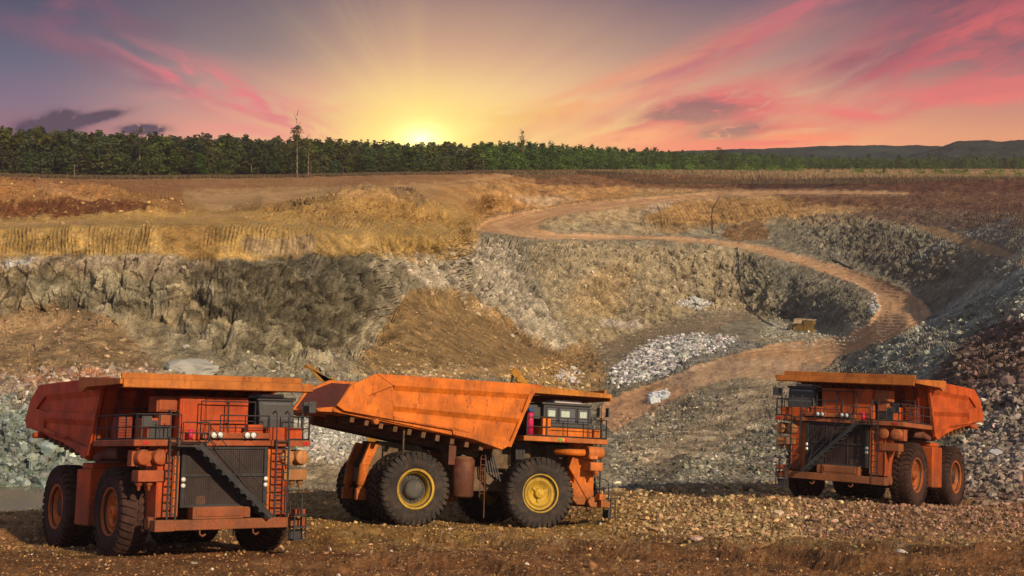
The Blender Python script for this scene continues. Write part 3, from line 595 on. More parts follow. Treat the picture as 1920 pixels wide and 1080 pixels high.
# ------------------------------------------------------------------ mesh builder for made things
STRETCH = False
class MB:
    def __init__(s): s.v = []; s.f = []; s.sm = []
    def add(s, vs, fs, smooth=False):
        b = len(s.v); s.v += [tuple(v) for v in vs]; s.f += [[b+i for i in f] for f in fs]; s.sm += [smooth]*len(fs); return s
    def box(s, c, d, rot=None):
        vs = [Vector((x*d[0]/2, y*d[1]/2, z*d[2]/2)) for x in (-1, 1) for y in (-1, 1) for z in (-1, 1)]
        if rot is not None: vs = [rot @ v for v in vs]
        vs = [v+Vector(c) for v in vs]
        return s.add(vs, [(0, 1, 3, 2), (4, 6, 7, 5), (0, 4, 5, 1), (2, 3, 7, 6), (0, 2, 6, 4), (1, 5, 7, 3)])
    def rng(s, x0, x1, y0, y1, z0, z1): return s.box(((x0+x1)/2, (y0+y1)/2, (z0+z1)/2), (x1-x0, y1-y0, z1-z0))
    def bar(s, p, q, w, h):
        p, q = Vector(p), Vector(q); d = q-p; x = d.normalized(); up = Vector((0, 0, 1)) if abs(x.z) < .95 else Vector((1, 0, 0))
        y = up.cross(x).normalized(); z = x.cross(y)
        return s.box((p+q)/2, (d.length, w, h), Matrix((x, y, z)).transposed())
    def prism(s, poly, y0, y1, ax='y'):
        k = len(poly); f = {'y': lambda a, b, t: (a, t, b), 'x': lambda a, b, t: (t, a, b), 'z': lambda a, b, t: (a, b, t)}[ax]
        vs = [f(a, b, y0) for a, b in poly]+[f(a, b, y1) for a, b in poly]
        return s.add(vs, [list(range(k)), list(range(2*k-1, k-1, -1))]+[(i, (i+1) % k, k+(i+1) % k, k+i) for i in range(k)])
    def tube(s, pts, r, seg=6, closed=False):
        pts = [Vector(p) for p in pts]; n_ = len(pts); rings = []
        for i, p in enumerate(pts):
            a = pts[i-1] if (i or closed) else p; b = pts[(i+1) % n_] if (i < n_-1 or closed) else p
            t = (b-a).normalized(); u = Vector((0, 0, 1)) if abs(t.z) < .9 else Vector((1, 0, 0)); x = t.cross(u).normalized(); y = x.cross(t)
            rings.append([p+(x*math.cos(6.2832*j/seg)+y*math.sin(6.2832*j/seg))*r for j in range(seg)])
        vs = [v for rg in rings for v in rg]; fs = []
        for i in range(n_ if closed else n_-1):
            a, b = i*seg, ((i+1) % n_)*seg
            fs += [(a+j, a+(j+1) % seg, b+(j+1) % seg, b+j) for j in range(seg)]
        if not closed: fs += [list(range(seg)), list(range(len(vs)-1, len(vs)-seg-1, -1))]
        return s.add(vs, fs, seg > 5)
    def lathe(s, prof, c, axis='y', seg=48, cap=True, sm=True):
        c = Vector(c); vs = []; k = len(prof)
        for j in range(seg):
            a = 6.28318530718*j/seg; ca, sa = math.cos(a), math.sin(a)
            for t, r in prof:
                vs.append(c+Vector({'y': (r*ca, t, r*sa), 'z': (r*ca, r*sa, t), 'x': (t, r*ca, r*sa)}[axis]))
        fs = [(j*k+i, j*k+i+1, ((j+1) % seg)*k+i+1, ((j+1) % seg)*k+i) for j in range(seg) for i in range(k-1)]
        s.add(vs, fs, sm)
        if cap:
            b = len(s.v)-len(vs)
            for e in (0, k-1):
                if prof[e][1] > .001: s.f.append([b+j*k+e for j in range(seg)]); s.sm.append(False)
        return s
    def cyl(s, p, q, r, seg=16, r2=None):
        p, q = Vector(p), Vector(q); t = (q-p).normalized(); u = Vector((0, 0, 1)) if abs(t.z) < .9 else Vector((1, 0, 0)); x = t.cross(u).normalized(); y = x.cross(t)
        r2 = r if r2 is None else r2
        vs = [p+(x*math.cos(6.2832*j/seg)+y*math.sin(6.2832*j/seg))*r for j in range(seg)]+[q+(x*math.cos(6.2832*j/seg)+y*math.sin(6.2832*j/seg))*r2 for j in range(seg)]
        b = len(s.v); s.v += [tuple(v) for v in vs]
        for j in range(seg): s.f.append([b+j, b+(j+1) % seg, b+seg+(j+1) % seg, b+seg+j]); s.sm.append(True)
        s.f += [[b+j for j in range(seg)], [b+2*seg-1-j for j in range(seg)]]; s.sm += [False, False]
        return s
    def build(s, name, mat, parent=None, m=1, bevel=0., loc=None, stretch=True):
        if stretch and parent is not None and STRETCH: s.v = [(a+float(np.interp(a, (1, 6.25, 8.5), (0, .35, STRETCH))), b, c) for a, b, c in s.v]
        me = bpy.data.meshes.new(name); me.from_pydata([(a, b*m, c) for a, b, c in s.v], [], s.f)
        me.polygons.foreach_set('use_smooth', s.sm)
        bm = bmesh.new(); bm.from_mesh(me); bmesh.ops.recalc_face_normals(bm, faces=bm.faces); bm.to_mesh(me); bm.free()
        me.materials.append(mat) if mat else None; me.update()
        o = bpy.data.objects.new(name, me); COL.objects.link(o)
        if parent: o.parent = parent
        if loc: o.location = loc
        if bevel: b = o.modifiers.new('bevel', 'BEVEL'); b.width = bevel; b.segments = 1; b.limit_method = 'ANGLE'
        return o
def empty(name, parent=None, loc=(0, 0, 0)):
    o = bpy.data.objects.new(name, None); COL.objects.link(o); o.location = loc; o.parent = parent; o.empty_display_size = .3
    return o

def paint_mat(name, base, rust=(.10, .022, .010), amt=.5, rough=.5, dust=(.30, .19, .11), dusta=.25, scale=1., mud=False):
    m = bpy.data.materials.new(name); m.use_nodes = True; t = m.node_tree; q = NT(t); b = t.nodes['Principled BSDF']
    tcn = q.n('ShaderNodeTexCoord'); o = tcn.outputs['Object']
    mp = q.n('ShaderNodeMapping'); t.links.new(o, mp.inputs[0]); mp.inputs['Scale'].default_value = (1, 1, .22)
    big = q.noise(o, .8*scale, 4, .6); strk = q.noise(mp.outputs[0], 5*scale, 5, .7); fine = q.noise(o, 14*scale, 5, .75)
    c1 = q.mix(q.step(big, .3, .75), tuple(v*.58 for v in base), tuple(min(1, v*1.15) for v in base))
    r1 = q.m('MULTIPLY', q.m('MULTIPLY', q.step(strk, .50, .66), q.step(fine, .42, .56)), amt, clamp=True)
    mp2 = q.n('ShaderNodeMapping'); t.links.new(o, mp2.inputs[0]); mp2.inputs['Scale'].default_value = (1, 1, .12)
    gs = q.m('MULTIPLY', q.step(q.noise(mp2.outputs[0], 2.6*scale, 6, .7), .48, .78), .65)
    c1 = q.mix(gs, c1, tuple(v*.28+.010 for v in base))
    c2 = q.mix(r1, c1, rust)
    c3 = q.mix(q.m('MULTIPLY', q.step(q.noise(o, 2.2*scale, 5, .7), .45, .75), dusta), c2, dust)
    if mud:
        so = q.n('ShaderNodeSeparateXYZ'); t.links.new(o, so.inputs[0]); ge = q.n('ShaderNodeNewGeometry'); sn = q.n('ShaderNodeSeparateXYZ'); t.links.new(ge.outputs['Normal'], sn.inputs[0])
        c3 = q.mix(q.m('MULTIPLY', q.m('MULTIPLY', q.step(so.outputs[2], 3.6, .9), q.step(fine, .36, .58)), .7), c3, (.105, .058, .030))
        c3 = q.mix(q.m('MULTIPLY', q.m('MULTIPLY', q.step(sn.outputs[2], .6, .95), q.step(big, .3, .6)), .6), c3, (.27, .17, .09))
    t.links.new(c3, b.inputs['Base Color']); q.put(b.inputs['Roughness'], q.m('MULTIPLY_ADD', fine, .35, rough-.15)); b.inputs['Specular IOR Level'].default_value = .22
    bn = q.n('ShaderNodeBump'); q.put(bn.inputs['Height'], q.m('ADD', fine, q.m('MULTIPLY', big, 2.))); bn.inputs['Distance'].default_value = .012; bn.inputs['Strength'].default_value = .5
    t.links.new(bn.outputs[0], b.inputs['Normal'])
    return m
def plain_mat(name, base, rough=.5, metal=0., spec=.4):
    m = bpy.data.materials.new(name); m.use_nodes = True; t = m.node_tree; b = t.nodes['Principled BSDF']; q = NT(t)
    tcn = q.n('ShaderNodeTexCoord'); c = q.mix(q.step(q.noise(tcn.outputs['Object'], 6, 4, .6), .3, .7), tuple(v*.8 for v in base), base)
    t.links.new(c, b.inputs['Base Color']); b.inputs['Roughness'].default_value = rough; b.inputs['Metallic'].default_value = metal; b.inputs['Specular IOR Level'].default_value = spec
    return m
RUB = paint_mat('tyre_rubber', (.040, .034, .032), (.09, .055, .035), .5, .85, (.16, .11, .075), .45, 1.2)
RUBR = paint_mat('tyre_rubber_red_dust', (.042, .022, .018), (.08, .03, .018), .5, .85, (.14, .055, .032), .45, 1.2)
STEEL = paint_mat('dark_steel', (.034, .037, .041), (.06, .03, .02), .4, .6, (.10, .08, .07), .2)
FRAME = paint_mat('grimy_frame', (.16, .075, .035), (.03, .02, .015), .8, .75, (.20, .14, .09), .5)
FRAMEB = paint_mat('dusty_frame', (.15, .10, .06), (.04, .02, .015), .8, .75, (.26, .19, .11), .6)
GLASS = plain_mat('cab_glass', (.11, .115, .12), .10, 0, .8)
LAMP = plain_mat('lamp_glass', (.75, .75, .70), .12, 0, .8)
MESHB = plain_mat('radiator_core', (.018, .016, .016), .8)
GRILLE = paint_mat('grille_steel', (.060, .040, .036), (.05, .02, .02), .5, .6, (.12, .08, .06), .3)
PINK = plain_mat('magenta_paint', (.55, .02, .10), .4)
BLUE = plain_mat('blue_cap', (.02, .08, .25), .4)
GREENL = plain_mat('green_lens', (.02, .45, .10), .3); AMBERL = plain_mat('amber_lens', (.75, .30, .02), .3); REDL = plain_mat('red_lens', (.45, .02, .015), .3); MAGL = plain_mat('magenta_lens', (.65, .02, .12), .3)
YEL = paint_mat('yellow_rim_paint', (.52, .33, .03), (.12, .06, .02), .8, .5, (.20, .13, .06), .4)
DGREY = plain_mat('charcoal_plastic', (.045, .045, .047), .6)
MAROON = paint_mat('maroon_inner_plate', (.075, .014, .014), (.03, .01, .01), .5, .7, (.10, .03, .02), .3)

def make_wheel(parent, x, y, side, m, pal, rear, steer=0.):
    """side = +1 when its outer face looks to +y"""
    w = empty('wheel', parent, (x, y*m, 1.70))
    if steer: w.rotation_euler = (0, 0, steer*m)
    ROUT = 1.75; NL = 36
    def tyre(off):
        t = MB(); a = .56
        prof = [(-.40, .86), (-.50, .98), (-.555, 1.18), (-.55, 1.40), (-.51, 1.55), (-.42, 1.64), (-.2, 1.67), (0, 1.675), (.2, 1.67), (.42, 1.64), (.51, 1.55), (.55, 1.40), (.555, 1.18), (.50, .98), (.40, .86), (.40, .80), (-.40, .80), (-.40, .86)]
        t.lathe([(yy+off, r) for yy, r in prof], (0, 0, 0), 'y', 72, cap=False)
        for sd in (-1, 1):
            for k in range(NL):
                th = 6.28318530718*(k+(.5 if sd > 0 else 0))/NL; dw = .62*6.28318530718/NL/2
                st = [(.05, 1.63, ROUT, -.055, .72), (.24, 1.63, ROUT, -.01, .95), (.44, 1.60, ROUT-.015, .03, 1.), (.555, 1.48, 1.655, .05, 1.), (.578, 1.38, 1.50, .055, .8)]
                vs = []; fs = []
                for yy, ri, ro, sk, ww in st:
                    for r, sg in ((ri, -1), (ro, -1), (ro, 1), (ri, 1)):
                        an = th+sk*1.1+sg*dw*ww; vs.append((r*math.cos(an), sd*yy+off, r*math.sin(an)))
                for i in range(len(st)-1):
                    b = i*4; fs += [(b+j, b+(j+1) % 4, b+4+(j+1) % 4, b+4+j) for j in range(4)]
                fs += [(0, 1, 2, 3), (len(vs)-1, len(vs)-2, len(vs)-3, len(vs)-4)]
                t.add(vs, fs)
        return t
    ty = tyre(0); ty.build('tyre', pal['rub'], w, m)
    if rear: tyre(-1.24*side).build('tyre', pal['rub'], w, m)
    s = side
    rim = MB()
    if not rear:
        rim.lathe([(s*.47, .87), (s*.50, .93), (s*.46, .95), (s*.44, .89), (s*.36, .84), (s*.30, .76), (s*.27, .70), (s*.33, .66), (s*.33, .56), (s*.25, .50), (s*.20, .30), (s*.22, .0)], (0, 0, 0), 'y', 48, cap=False)
        rim.lathe([(s*.22, .26), (s*.38, .24), (s*.42, .18), (s*.42, 0)], (0, 0, 0), 'y', 20, cap=False)
        rim.build('rim', pal['rim'], w, m)
        b = MB()
        for k in range(40):
            a = 6.2832*k/40; b.cyl((.61*math.cos(a), s*.32, .61*math.sin(a)), (.61*math.cos(a), s*.39, .61*math.sin(a)), .024, 6)
        for k in range(3):
            a = 2.094*k+.4; b.bar((.0, s*.30, 0), (.44*math.cos(a), s*.27, .44*math.sin(a)), .06, .10)
        b.cyl((.0, s*.42, 0), (.0, s*.47, 0), .09, 6)
        b.build('wheel_bolts', pal['rim2'], w, m)
    else:
        rim.lathe([(s*.47, .84), (s*.52, .93), (s*.48, .96), (s*.44, .88), (s*.36, .82), (s*.30, .74), (s*.05, .70), (s*-.05, .68)], (0, 0, 0), 'y', 48, cap=False)
        rim.build('rim', pal['rim'], w, m)
        h = MB(); h.lathe([(s*-.04, .70), (s*-.02, .46), (s*.20, .46), (s*.30, .42), (s*.33, .30), (s*.34, 0)], (0, 0, 0), 'y', 32, cap=False)
        for k in range(20):
            a = 6.2832*k/20; h.cyl((.57*math.cos(a), s*-.03, .57*math.sin(a)), (.57*math.cos(a), s*.04, .57*math.sin(a)), .03, 6)
        h.build('hub', pal['hub'], w, m)
    return w

def make_truck(M, m, pal, label, steer=0.):
    global STRETCH
    root = empty('dump_truck'); root.matrix_world = M
    tag(root, label, 'dump truck', 'orange mining dump trucks')
    T = lambda mb, name, mat, bev=0.: mb.build(name, mat, root, m, bev)
    O, O2, O3 = pal['paint'], pal['tan'], pal['deep']
    STRETCH = False
    make_wheel(root, 6.6, 2.98, 1, m, pal, False, steer); make_wheel(root, 6.6, -2.98, -1, m, pal, False, steer)
    make_wheel(root, 0, 2.98, 1, m, pal, True); make_wheel(root, 0, -2.98, -1, m, pal, True)
    STRETCH = .60 if pal['b'] else .25
    # ---- dump body
    HW = 3.66
    side = [(-2.4, 6.92), (-3.6, 6.35), (-4.25, 5.35), (-3.9, 5.12), (2.55, 4.12), (4.05, 3.68), (4.35, 3.85), (4.95, 5.4), (5.35, 6.35), (5.85, 6.92)]
    bd = MB()
    for sg in (-1, 1):
        bd.prism(side, sg*(HW-.10), sg*HW)
    bd.prism([(-4.3, 5.30), (2.55, 4.30), (4.1, 3.9), (4.1, 3.72), (2.55, 4.10), (-4.35, 5.08)], -(HW-.102), HW-.102)           # floor
    bd.prism([(4.05, 3.75), (4.35, 3.85), (4.95, 5.4), (5.35, 6.35), (5.85, 6.85), (5.6, 6.85), (5.1, 6.35), (4.7, 5.4), (3.95, 3.95)], -(HW-.103), HW-.103)   # headboard
    body = T(bd, 'dump_body', O, .02)
    def child(mb, name, mat, bev=0.): return mb.build(name, mat, body, m, bev)
    for sg in (-1, 1):
        r = MB()
        def band(poly, d, r=r, sg=sg): r.prism(poly, sg*(HW-.01), sg*(HW+d))
        band([(-2.4, 6.94), (5.80, 6.94), (5.50, 6.42), (-1.5, 6.42)], .13)
        band([(-2.41, 6.935), (-1.52, 6.418), (-2.75, 5.88), (-1.50, 5.74), (-1.42, 4.84), (-3.85, 5.13), (-4.25, 5.36), (-3.58, 6.35)], .128)
        band([(-1.49, 5.46), (4.85, 5.20), (4.98, 5.52), (-1.49, 5.70)], .132)
        band([(-1.41, 4.83), (1.55, 4.62), (1.62, 4.30), (2.56, 4.14), (4.05, 3.70), (4.30, 3.86), (4.42, 4.12), (2.6, 4.40), (-1.40, 5.02)], .126)
        band([(4.30, 3.86), (4.42, 4.13), (4.84, 5.19), (4.98, 5.56), (5.28, 6.41), (5.80, 6.93), (5.95, 6.93), (5.50, 6.40), (5.08, 5.40), (4.48, 3.84)], .16)
        for x0, z0, x1, z1 in ((-1.45, 6.42, 5.45, 6.42), (-1.45, 5.46, 4.84, 5.20)):
            r.add([(x0, sg*HW, z0-.22), (x1, sg*HW, z1-.22), (x1, sg*(HW+.125), z1), (x0, sg*(HW+.125), z0)], [(0, 1, 2, 3)])
        child(r, 'side_ribs', O, .015)
    # tail lip
    tl = MB(); tl.prism([(-4.28, 5.30), (-4.36, 5.06), (-5.05, 5.06), (-5.12, 5.20)], -HW+.2, HW-.2)
    child(tl, 'tail_lip', O)
    ub = MB()
    for k in range(10):
        x = -3.3+k*.72; z = 5.08-(x+3.9)*.155-.18
        ub.box((x, 0, z-.02), (.20, 6.7, .30), Matrix.Rotation(R(8.5), 3, 'Y'))
    for sg in (-1, 1): ub.bar((-3.9, sg*1.1, 4.78), (3.9, sg*1.1, 3.52), .35, .45)
    child(ub, 'floor_beams', FRAME, .01)
    for sg in (-1, 1):
        il = MB(); il.prism([(-2.3, 6.80), (-3.5, 6.28), (-4.1, 5.4), (2.5, 4.4), (4.0, 4.0), (4.6, 5.4), (5.1, 6.35), (5.5, 6.80)], sg*(HW-.104), sg*(HW-.12))
        child(il, 'inner_lining', MAROON)
    hb = MB()                                                    # ribs on the front of the headboard
    for y in (-3.0, -2.2, -1.4, -.6, .2, 1.0, 1.8, 2.6, 3.3):
        hb.prism([(4.36, 3.9), (4.96, 5.4), (5.36, 6.35), (5.62, 6.62), (5.74, 6.50), (5.50, 6.25), (5.12, 5.35), (4.52, 3.86)], y-.09, y+.09)
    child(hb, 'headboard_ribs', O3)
    for sg in (-1, 1):
        pv = MB(); pv.cyl((-2.3, sg*3.35, 4.72), (-2.3, sg*3.95, 4.72), .13, 12); child(pv, 'body_pin', O)
    # canopy over the deck
    cn = MB(); CW = 3.98; CF = 9.62 if pal['b'] else 9.45; OY = -.38
    cn.prism([(4.9, 6.93), (5.9, 6.90), (CF-.05, 6.66), (CF-.05, 6.56), (5.9, 6.74), (5.3, 6.6)], -CW+.05+OY, CW-.05+OY)
    canopy = child(cn, 'canopy', O, .01)
    for sg in (-1, 1):
        ce = MB()
        ce.prism([(4.65, 6.96), (CF, 6.70), (CF+.02, 6.50), (8.6, 6.50), (5.55, 6.52), (5.15, 6.36), (4.80, 6.42)], sg*(CW-.05)+OY, sg*(CW+.08)+OY)
        ce.prism([(4.65, 6.96), (5.9, 6.90), (5.2, 6.60), (4.80, 6.42)], sg*(HW-.1)+OY*.5, sg*(CW-.05)+OY)
        ce.build('canopy_edge', pal['edge'], canopy, m, .015)
    cf = MB()
    cf.prism([(CF, 6.34), (CF+.16, 6.38), (CF+.10, 6.70), (CF, 6.70)], -CW+.02+OY, CW-.02+OY)
    cf.prism([(CF-.10, 6.66), (CF+.02, 6.702), (CF+.02, 6.93), (CF-.10, 6.93)], -CW-.02+OY, CW-.45+OY)
    cf.build('canopy_lip', pal['edge'], canopy, m, .015)
    cr = MB()
    for y in np.linspace(-3.4, 3.4, 9): cr.prism([(5.7, 6.74), (9.4, 6.56), (9.4, 6.46), (6.2, 6.46), (5.7, 6.40)], y-.05, y+.05)
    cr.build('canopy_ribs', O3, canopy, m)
    # ---- chassis
    FR = FRAMEB if pal['b'] else FRAME
    ch = MB()
    for sg in (-1, 1):
        ch.prism([(-1.7, 2.8), (-1.2, 3.9), (0.9, 3.75), (2.2, 2.9), (9.0, 2.75), (9.3, 2.3), (9.3, 1.5), (7.8, 1.45), (5.0, 1.7), (1.5, 1.6), (-1.3, 1.8), (-1.7, 2.2)], sg*.75, sg*1.15)
    for x in (-1.5, 2.5, 4.3, 8.8): ch.rng(x-.25, x+.25, -.75, .75, 1.9, 2.6)
    T(ch, 'chassis', FR, .02)
    ax = MB(); ax.lathe([(-3.0, .45), (-1.6, .5), (-1.2, .95), (1.2, .95), (1.6, .5), (3.0, .45)], (0, 0, 1.70), 'y', 24)
    ax.cyl((6.25, -2.6, 1.7), (6.25, 2.6, 1.7), .32, 14); ax.cyl((0, 0, 1.7), (3.5, 0, 1.9), .7, 20, .5)
    T(ax, 'axles', FR)
    en = MB(); en.rng(4.6, 8.7, -.74, .74, 2.0, 4.1); en.rng(4.4, 5.4, -1.7, 1.7, 2.8, 4.1); en.rng(7.2, 8.6, -1.6, 1.6, 2.3, 4.1)
    T(en, 'engine_block', FR, .04)
    for sg in (-1, 1):                                           # suspension struts
        st = MB(); st.cyl((-1.9, sg*1.02, 1.75), (-1.78, sg*1.02, 2.75), .24, 18); st.cyl((-1.9, sg*1.02, 1.45), (-1.9, sg*1.02, 1.75), .17, 14)
        st.box((-1.9, sg*1.02, 1.35), (.5, .3, .55)); st.prism([(-2.0, 2.75), (-1.55, 2.75), (-1.15, 3.75), (-1.6, 3.8)], sg*.88, sg*1.17)
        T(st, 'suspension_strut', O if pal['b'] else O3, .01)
        fs = MB(); fs.cyl((6.3, sg*1.75, 2.2), (6.1, sg*1.7, 3.9), .22, 16); fs.cyl((6.3, sg*1.75, 1.7), (6.3, sg*1.75, 2.2), .16, 12)
        T(fs, 'suspension_strut', FR)
        hc = MB(); hc.cyl((2.9, sg*1.45, 2.2), (2.1, sg*1.45, 3.5), .20, 14); hc.cyl((2.1, sg*1.45, 3.5), (1.7, sg*1.45, 4.15), .12, 12)
        T(hc, 'hoist_cylinder', FR)
    # cab side: round tank, far side: tall box tank
    tk = MB(); tk.lathe([(1.35, 0), (1.38, .44), (1.46, .52), (3.15, .52), (3.3, .40), (3.34, 0)], (2.65, 2.55, 0), 'z', 28, cap=False); tk.rng(1.85, 2.2, 2.3, 2.7, 2.9, 3.95); tk.rng(2.25, 3.05, 2.0, 2.5, 2.0, 3.0)
    T(tk, 'hydraulic_tank', pal['tank'], .0)
    t2 = MB(); t2.rng(2.35, 3.85, -3.45, -1.3, 1.05, 3.3); t2.rng(2.5, 3.7, -3.3, -1.5, 3.3, 3.55)
    T(t2, 'fuel_tank', O, .05)
    ld = MB()
    for x in (3.28, 3.52): ld.tube([(x, 3.12, 1.4), (x, 3.12, 3.3), (x+(.06 if x < 3.4 else -.06), 3.12, 3.42)], .025, 5)
    for k in range(7): ld.tube([(3.28, 3.12, 1.6+k*.27), (3.52, 3.12, 1.6+k*.27)], .018, 5)
    ld.tube([(3.52, 3.1, 1.4), (3.54, 3.1, .45)], .03, 5)
    T(ld, 'side_ladder', pal['tank'])
    ho = MB()
    for k in range(5): ho.tube([(4.0+.1*k, 1.9, 3.4), (4.1+.12*k, 2.0+.1*k, 2.6-.1*k), (4.6+.15*k, 1.9, 2.2), (5.3, 1.6, 2.6)], .04, 5)
    for k in range(7): ho.tube([(5.35+.07*k, 2.35, 4.1), (5.35+.07*k, 2.4, 3.3), (5.3+.05*k, 1.8, 2.9)], .03, 5)
    T(ho, 'hoses', DGREY)
    ex = MB(); ex.cyl((6.0, -3.0, 3.95), (5.3, -3.3, 3.95), .26, 16); ex.cyl((5.3, -3.3, 3.95), (4.75, -3.55, 3.72), .17, 14)
    T(ex, 'exhaust_pipe', paint_rust)
    rd_ = MB(); rd_.tube([(-.6, 3.1, 3.2), (-.62, 3.1, 4.45)], .045, 6); T(rd_, 'body_stay', FRAMEB)
    # ---- deck
    dk = MB()
    dk.rng(5.2, 9.55, 1.85, 3.58, 4.20, 4.44); dk.rng(4.95, 9.55, -3.80, -1.85, 4.20, 4.44); dk.rng(7.6, 9.5, -1.85, 1.85, 4.22, 4.43)
    deck = T(dk, 'deck', O2, .02)
    dl = MB()
    for sg in (-1, 1):
        dl = MB(); dl.box((9.56, sg*3.35, 4.32), (.03, .26, .12)); dl.build('marker_lamp', REDL, deck, m)
    if m != 99:
        for (xx, mt) in ((7.0, GREENL), (7.17, AMBERL), (7.34, MAGL)):
            q = MB(); q.cyl((xx, 3.58, 4.32), (xx, 3.62, 4.32), .075, 12); q.build('signal_lamp', mt, deck, m)
    # guard rails
    def rail(path, h=.95, z=4.44, mid=True, r_=.026, step=1.05):
        g = MB(); top = [Vector(p)+Vector((0, 0, z+h)) for p in path]
        g.tube(top, r_, 5)
        if mid: g.tube([p-Vector((0, 0, h*.5)) for p in top], r_*.85, 5)
        g.tube([p-Vector((0, 0, h-.04)) for p in top], r_*1.3, 4)
        for a, b in zip(top[:-1], top[1:]):
            k = max(1, int(round((b-a).length/step)))
            for i in range(k+1):
                p = a.lerp(b, i/k); g.tube([p, p-Vector((0, 0, h))], r_, 5)
        return T(g, 'guard_rail', STEEL)
    rail([(5.1, -3.72, 0), (9.45, -3.72, 0), (9.5, -3.67, 0), (9.5, -1.95, 0)], .95)
    rail([(5.35, 3.55, 0), (9.45, 3.55, 0), (9.5, 3.5, 0), (9.5, 2.6, 0)], .95)
    rail([(9.5, 1.75, 0), (9.5, -.35, 0)], .95)
    rail([(9.0, 1.35, 0), (9.0, -.95, 0)], 1.5, step=1.25)
    rail([(9.7, -.9, 0), (9.7, -1.95, 0)], .8, 4.3)
    rail([(6.3, -3.3, 0), (6.3, -1.9, 0), (5.7, -1.9, 0)], 1.25, 4.44)
    # cabinets on the deck
    cb = MB(); cb.rng(7.3, 8.62, -1.68, -.62, 4.44, 6.14); cb.rng(7.3, 8.56, -.60, 1.25, 4.44, 6.12)
    cabn = T(cb, 'control_cabinet', O, .03)
    for xa, a, b in ((8.565, -.56, .30), (8.565, .34, 1.21), (8.625, -1.6, -.7)): dr = MB(); dr.rng(xa, xa+.03, a, b, 4.8, 6.02); dr.build('cabinet_door', O, cabn, m, .01)
    for z in (5.1, 5.9): hd = MB(); hd.box((8.62, .32, z), (.05, .10, .05)); hd.build('door_handle', STEEL, cabn, m)
    b1 = MB(); b1.rng(7.5, 8.4, -2.55, -1.70, 5.52, 6.12); b1.rng(8.4, 8.46, -2.48, -1.78, 5.58, 6.08); b1.rng(7.6, 8.2, -2.35, -1.85, 5.0, 5.5); T(b1, 'junction_box', O2, .02)
    b2 = MB(); b2.rng(6.6, 8.1, -2.75, -1.80, 4.44, 5.28); T(b2, 'air_compressor', O, .03)
    bg_ = MB(); bg_.rng(8.10, 8.11, -2.72, -1.83, 4.5, 5.2)
    for k in range(7): bg_.rng(8.11, 8.14, -2.70, -1.85, 4.52+.1*k, 4.57+.1*k)
    bg_.build('compressor_grille', DGREY, root, m)
    b3 = MB(); b3.rng(5.9, 6.6, -3.4, -2.85, 4.44, 5.35); b3.rng(5.5, 5.9, -3.3, -2.9, 4.44, 5.1)
    for k in range(8): b3.rng(6.6, 6.63, -3.36, -2.9, 4.52+.1*k, 4.57+.1*k)
    T(b3, 'cooling_unit', O3, .02)
    mr = MB(); mr.box((9.35, -3.25, 5.15), (.05, .34, .46)); mr.tube([(9.35, -3.45, 4.44), (9.35, -3.45, 5.4)], .03, 5); T(mr, 'wing_mirror', DGREY)
    lb = MB(); lb.rng(9.35, 9.62, -1.1, 1.75, 4.50, 4.72); T(lb, 'lamp_bar', O2, .01)
    for y0 in (-.55, .85):
        q = MB(); q.rng(9.60, 9.66, y0-.30, y0+.30, 4.50, 4.76); q.build('lamp_plate', O2, root, m)
        for dy in (-.13, .13):
            q = MB(); q.lathe([(0, .12), (.05, .12), (.06, .0)], (9.665, y0+dy, 4.63), 'x', 16, cap=False); q.build('headlight', LAMP, root, m)
            q = MB(); q.lathe([(0, .125), (.07, .14), (.07, .12)], (9.66, y0+dy, 4.63), 'x', 16, cap=False); q.build('lamp_ring', DGREY, root, m)
    fe = MB(); fe.cyl((9.0, -1.35, 4.46), (9.0, -1.35, 4.85), .09, 12); T(fe, 'fire_extinguisher', PINK)
    # cab
    cbm = MB(); cx0, cx1, cy0, cy1 = 6.35, 8.75, 1.60, 3.15
    cbm.prism([(cx0, 4.95), (cx1+.12, 4.95), (cx1+.12, 5.35), (cx1-.02, 6.02), (cx0, 6.02)], cy0, cy1)
    cbm.rng(cx0-.12, cx1+.05, cy0-.08, cy1+.10, 6.02, 6.14)
    cbm.rng(cx0-.9, cx0, cy0, cy1-.3, 5.3, 6.0)
    cabo = T(cbm, 'cab', DGREY, .03)
    cl_ = MB(); cl_.rng(cx0-.15, cx1+.10, cy0-.02, cy1+.02, 4.44, 4.95); T(cl_, 'cab_base', O, .02)
    ws = MB()
    ws.add([(cx1+.128, cy0+.1, 5.30), (cx1+.128, cy1-.1, 5.30), (cx1-.005, cy1-.14, 5.95), (cx1-.005, cy0+.14, 5.95)], [(0, 1, 2, 3)])
    ws.build('windscreen', GLASS, cabo, m)
    for a, b in ((6.5, 7.0), (7.15, 7.95), (8.1, 8.6)):
        q = MB(); q.rng(a, b, cy1, cy1+.012, 5.18, 5.88); w_ = q.build('side_window', GLASS, cabo, m)
        if pal['b']:
            q = MB(); q.rng(a+.08, min(b-.08, a+.5), cy1+.014, cy1+.02, 5.45, 5.75); q.build('paper_notice', PAPER, w_, m)
        q = MB()
        for u0, u1, v0, v1 in ((a-.05, b+.05, 5.88, 5.93), (a-.05, b+.05, 5.13, 5.18), (a-.05, a, 5.18, 5.88), (b, b+.05, 5.18, 5.88)): q.rng(u0, u1, cy1, cy1+.04, v0, v1)
        q.build('window_frame', STEEL, w_, m)
    ac = MB(); ac.rng(7.0, 8.4, 1.9, 2.9, 6.14, 6.30); T(ac, 'roof_unit', ROOFW, .04)
    c2 = MB(); c2.rng(8.9, 9.35, 1.7, 3.3, 4.44, 4.95); c2.rng(8.9, 9.25, .95, 1.6, 4.5, 5.05); T(c2, 'front_locker', O, .02)
    ext = MB(); ext.lathe([(4.5, 0), (4.5, .17), (5.45, .17), (5.6, .10), (5.62, 0)], (5.65, 3.2, 0), 'z', 16, cap=False); e_ = T(ext, 'gas_bottle', PINK)
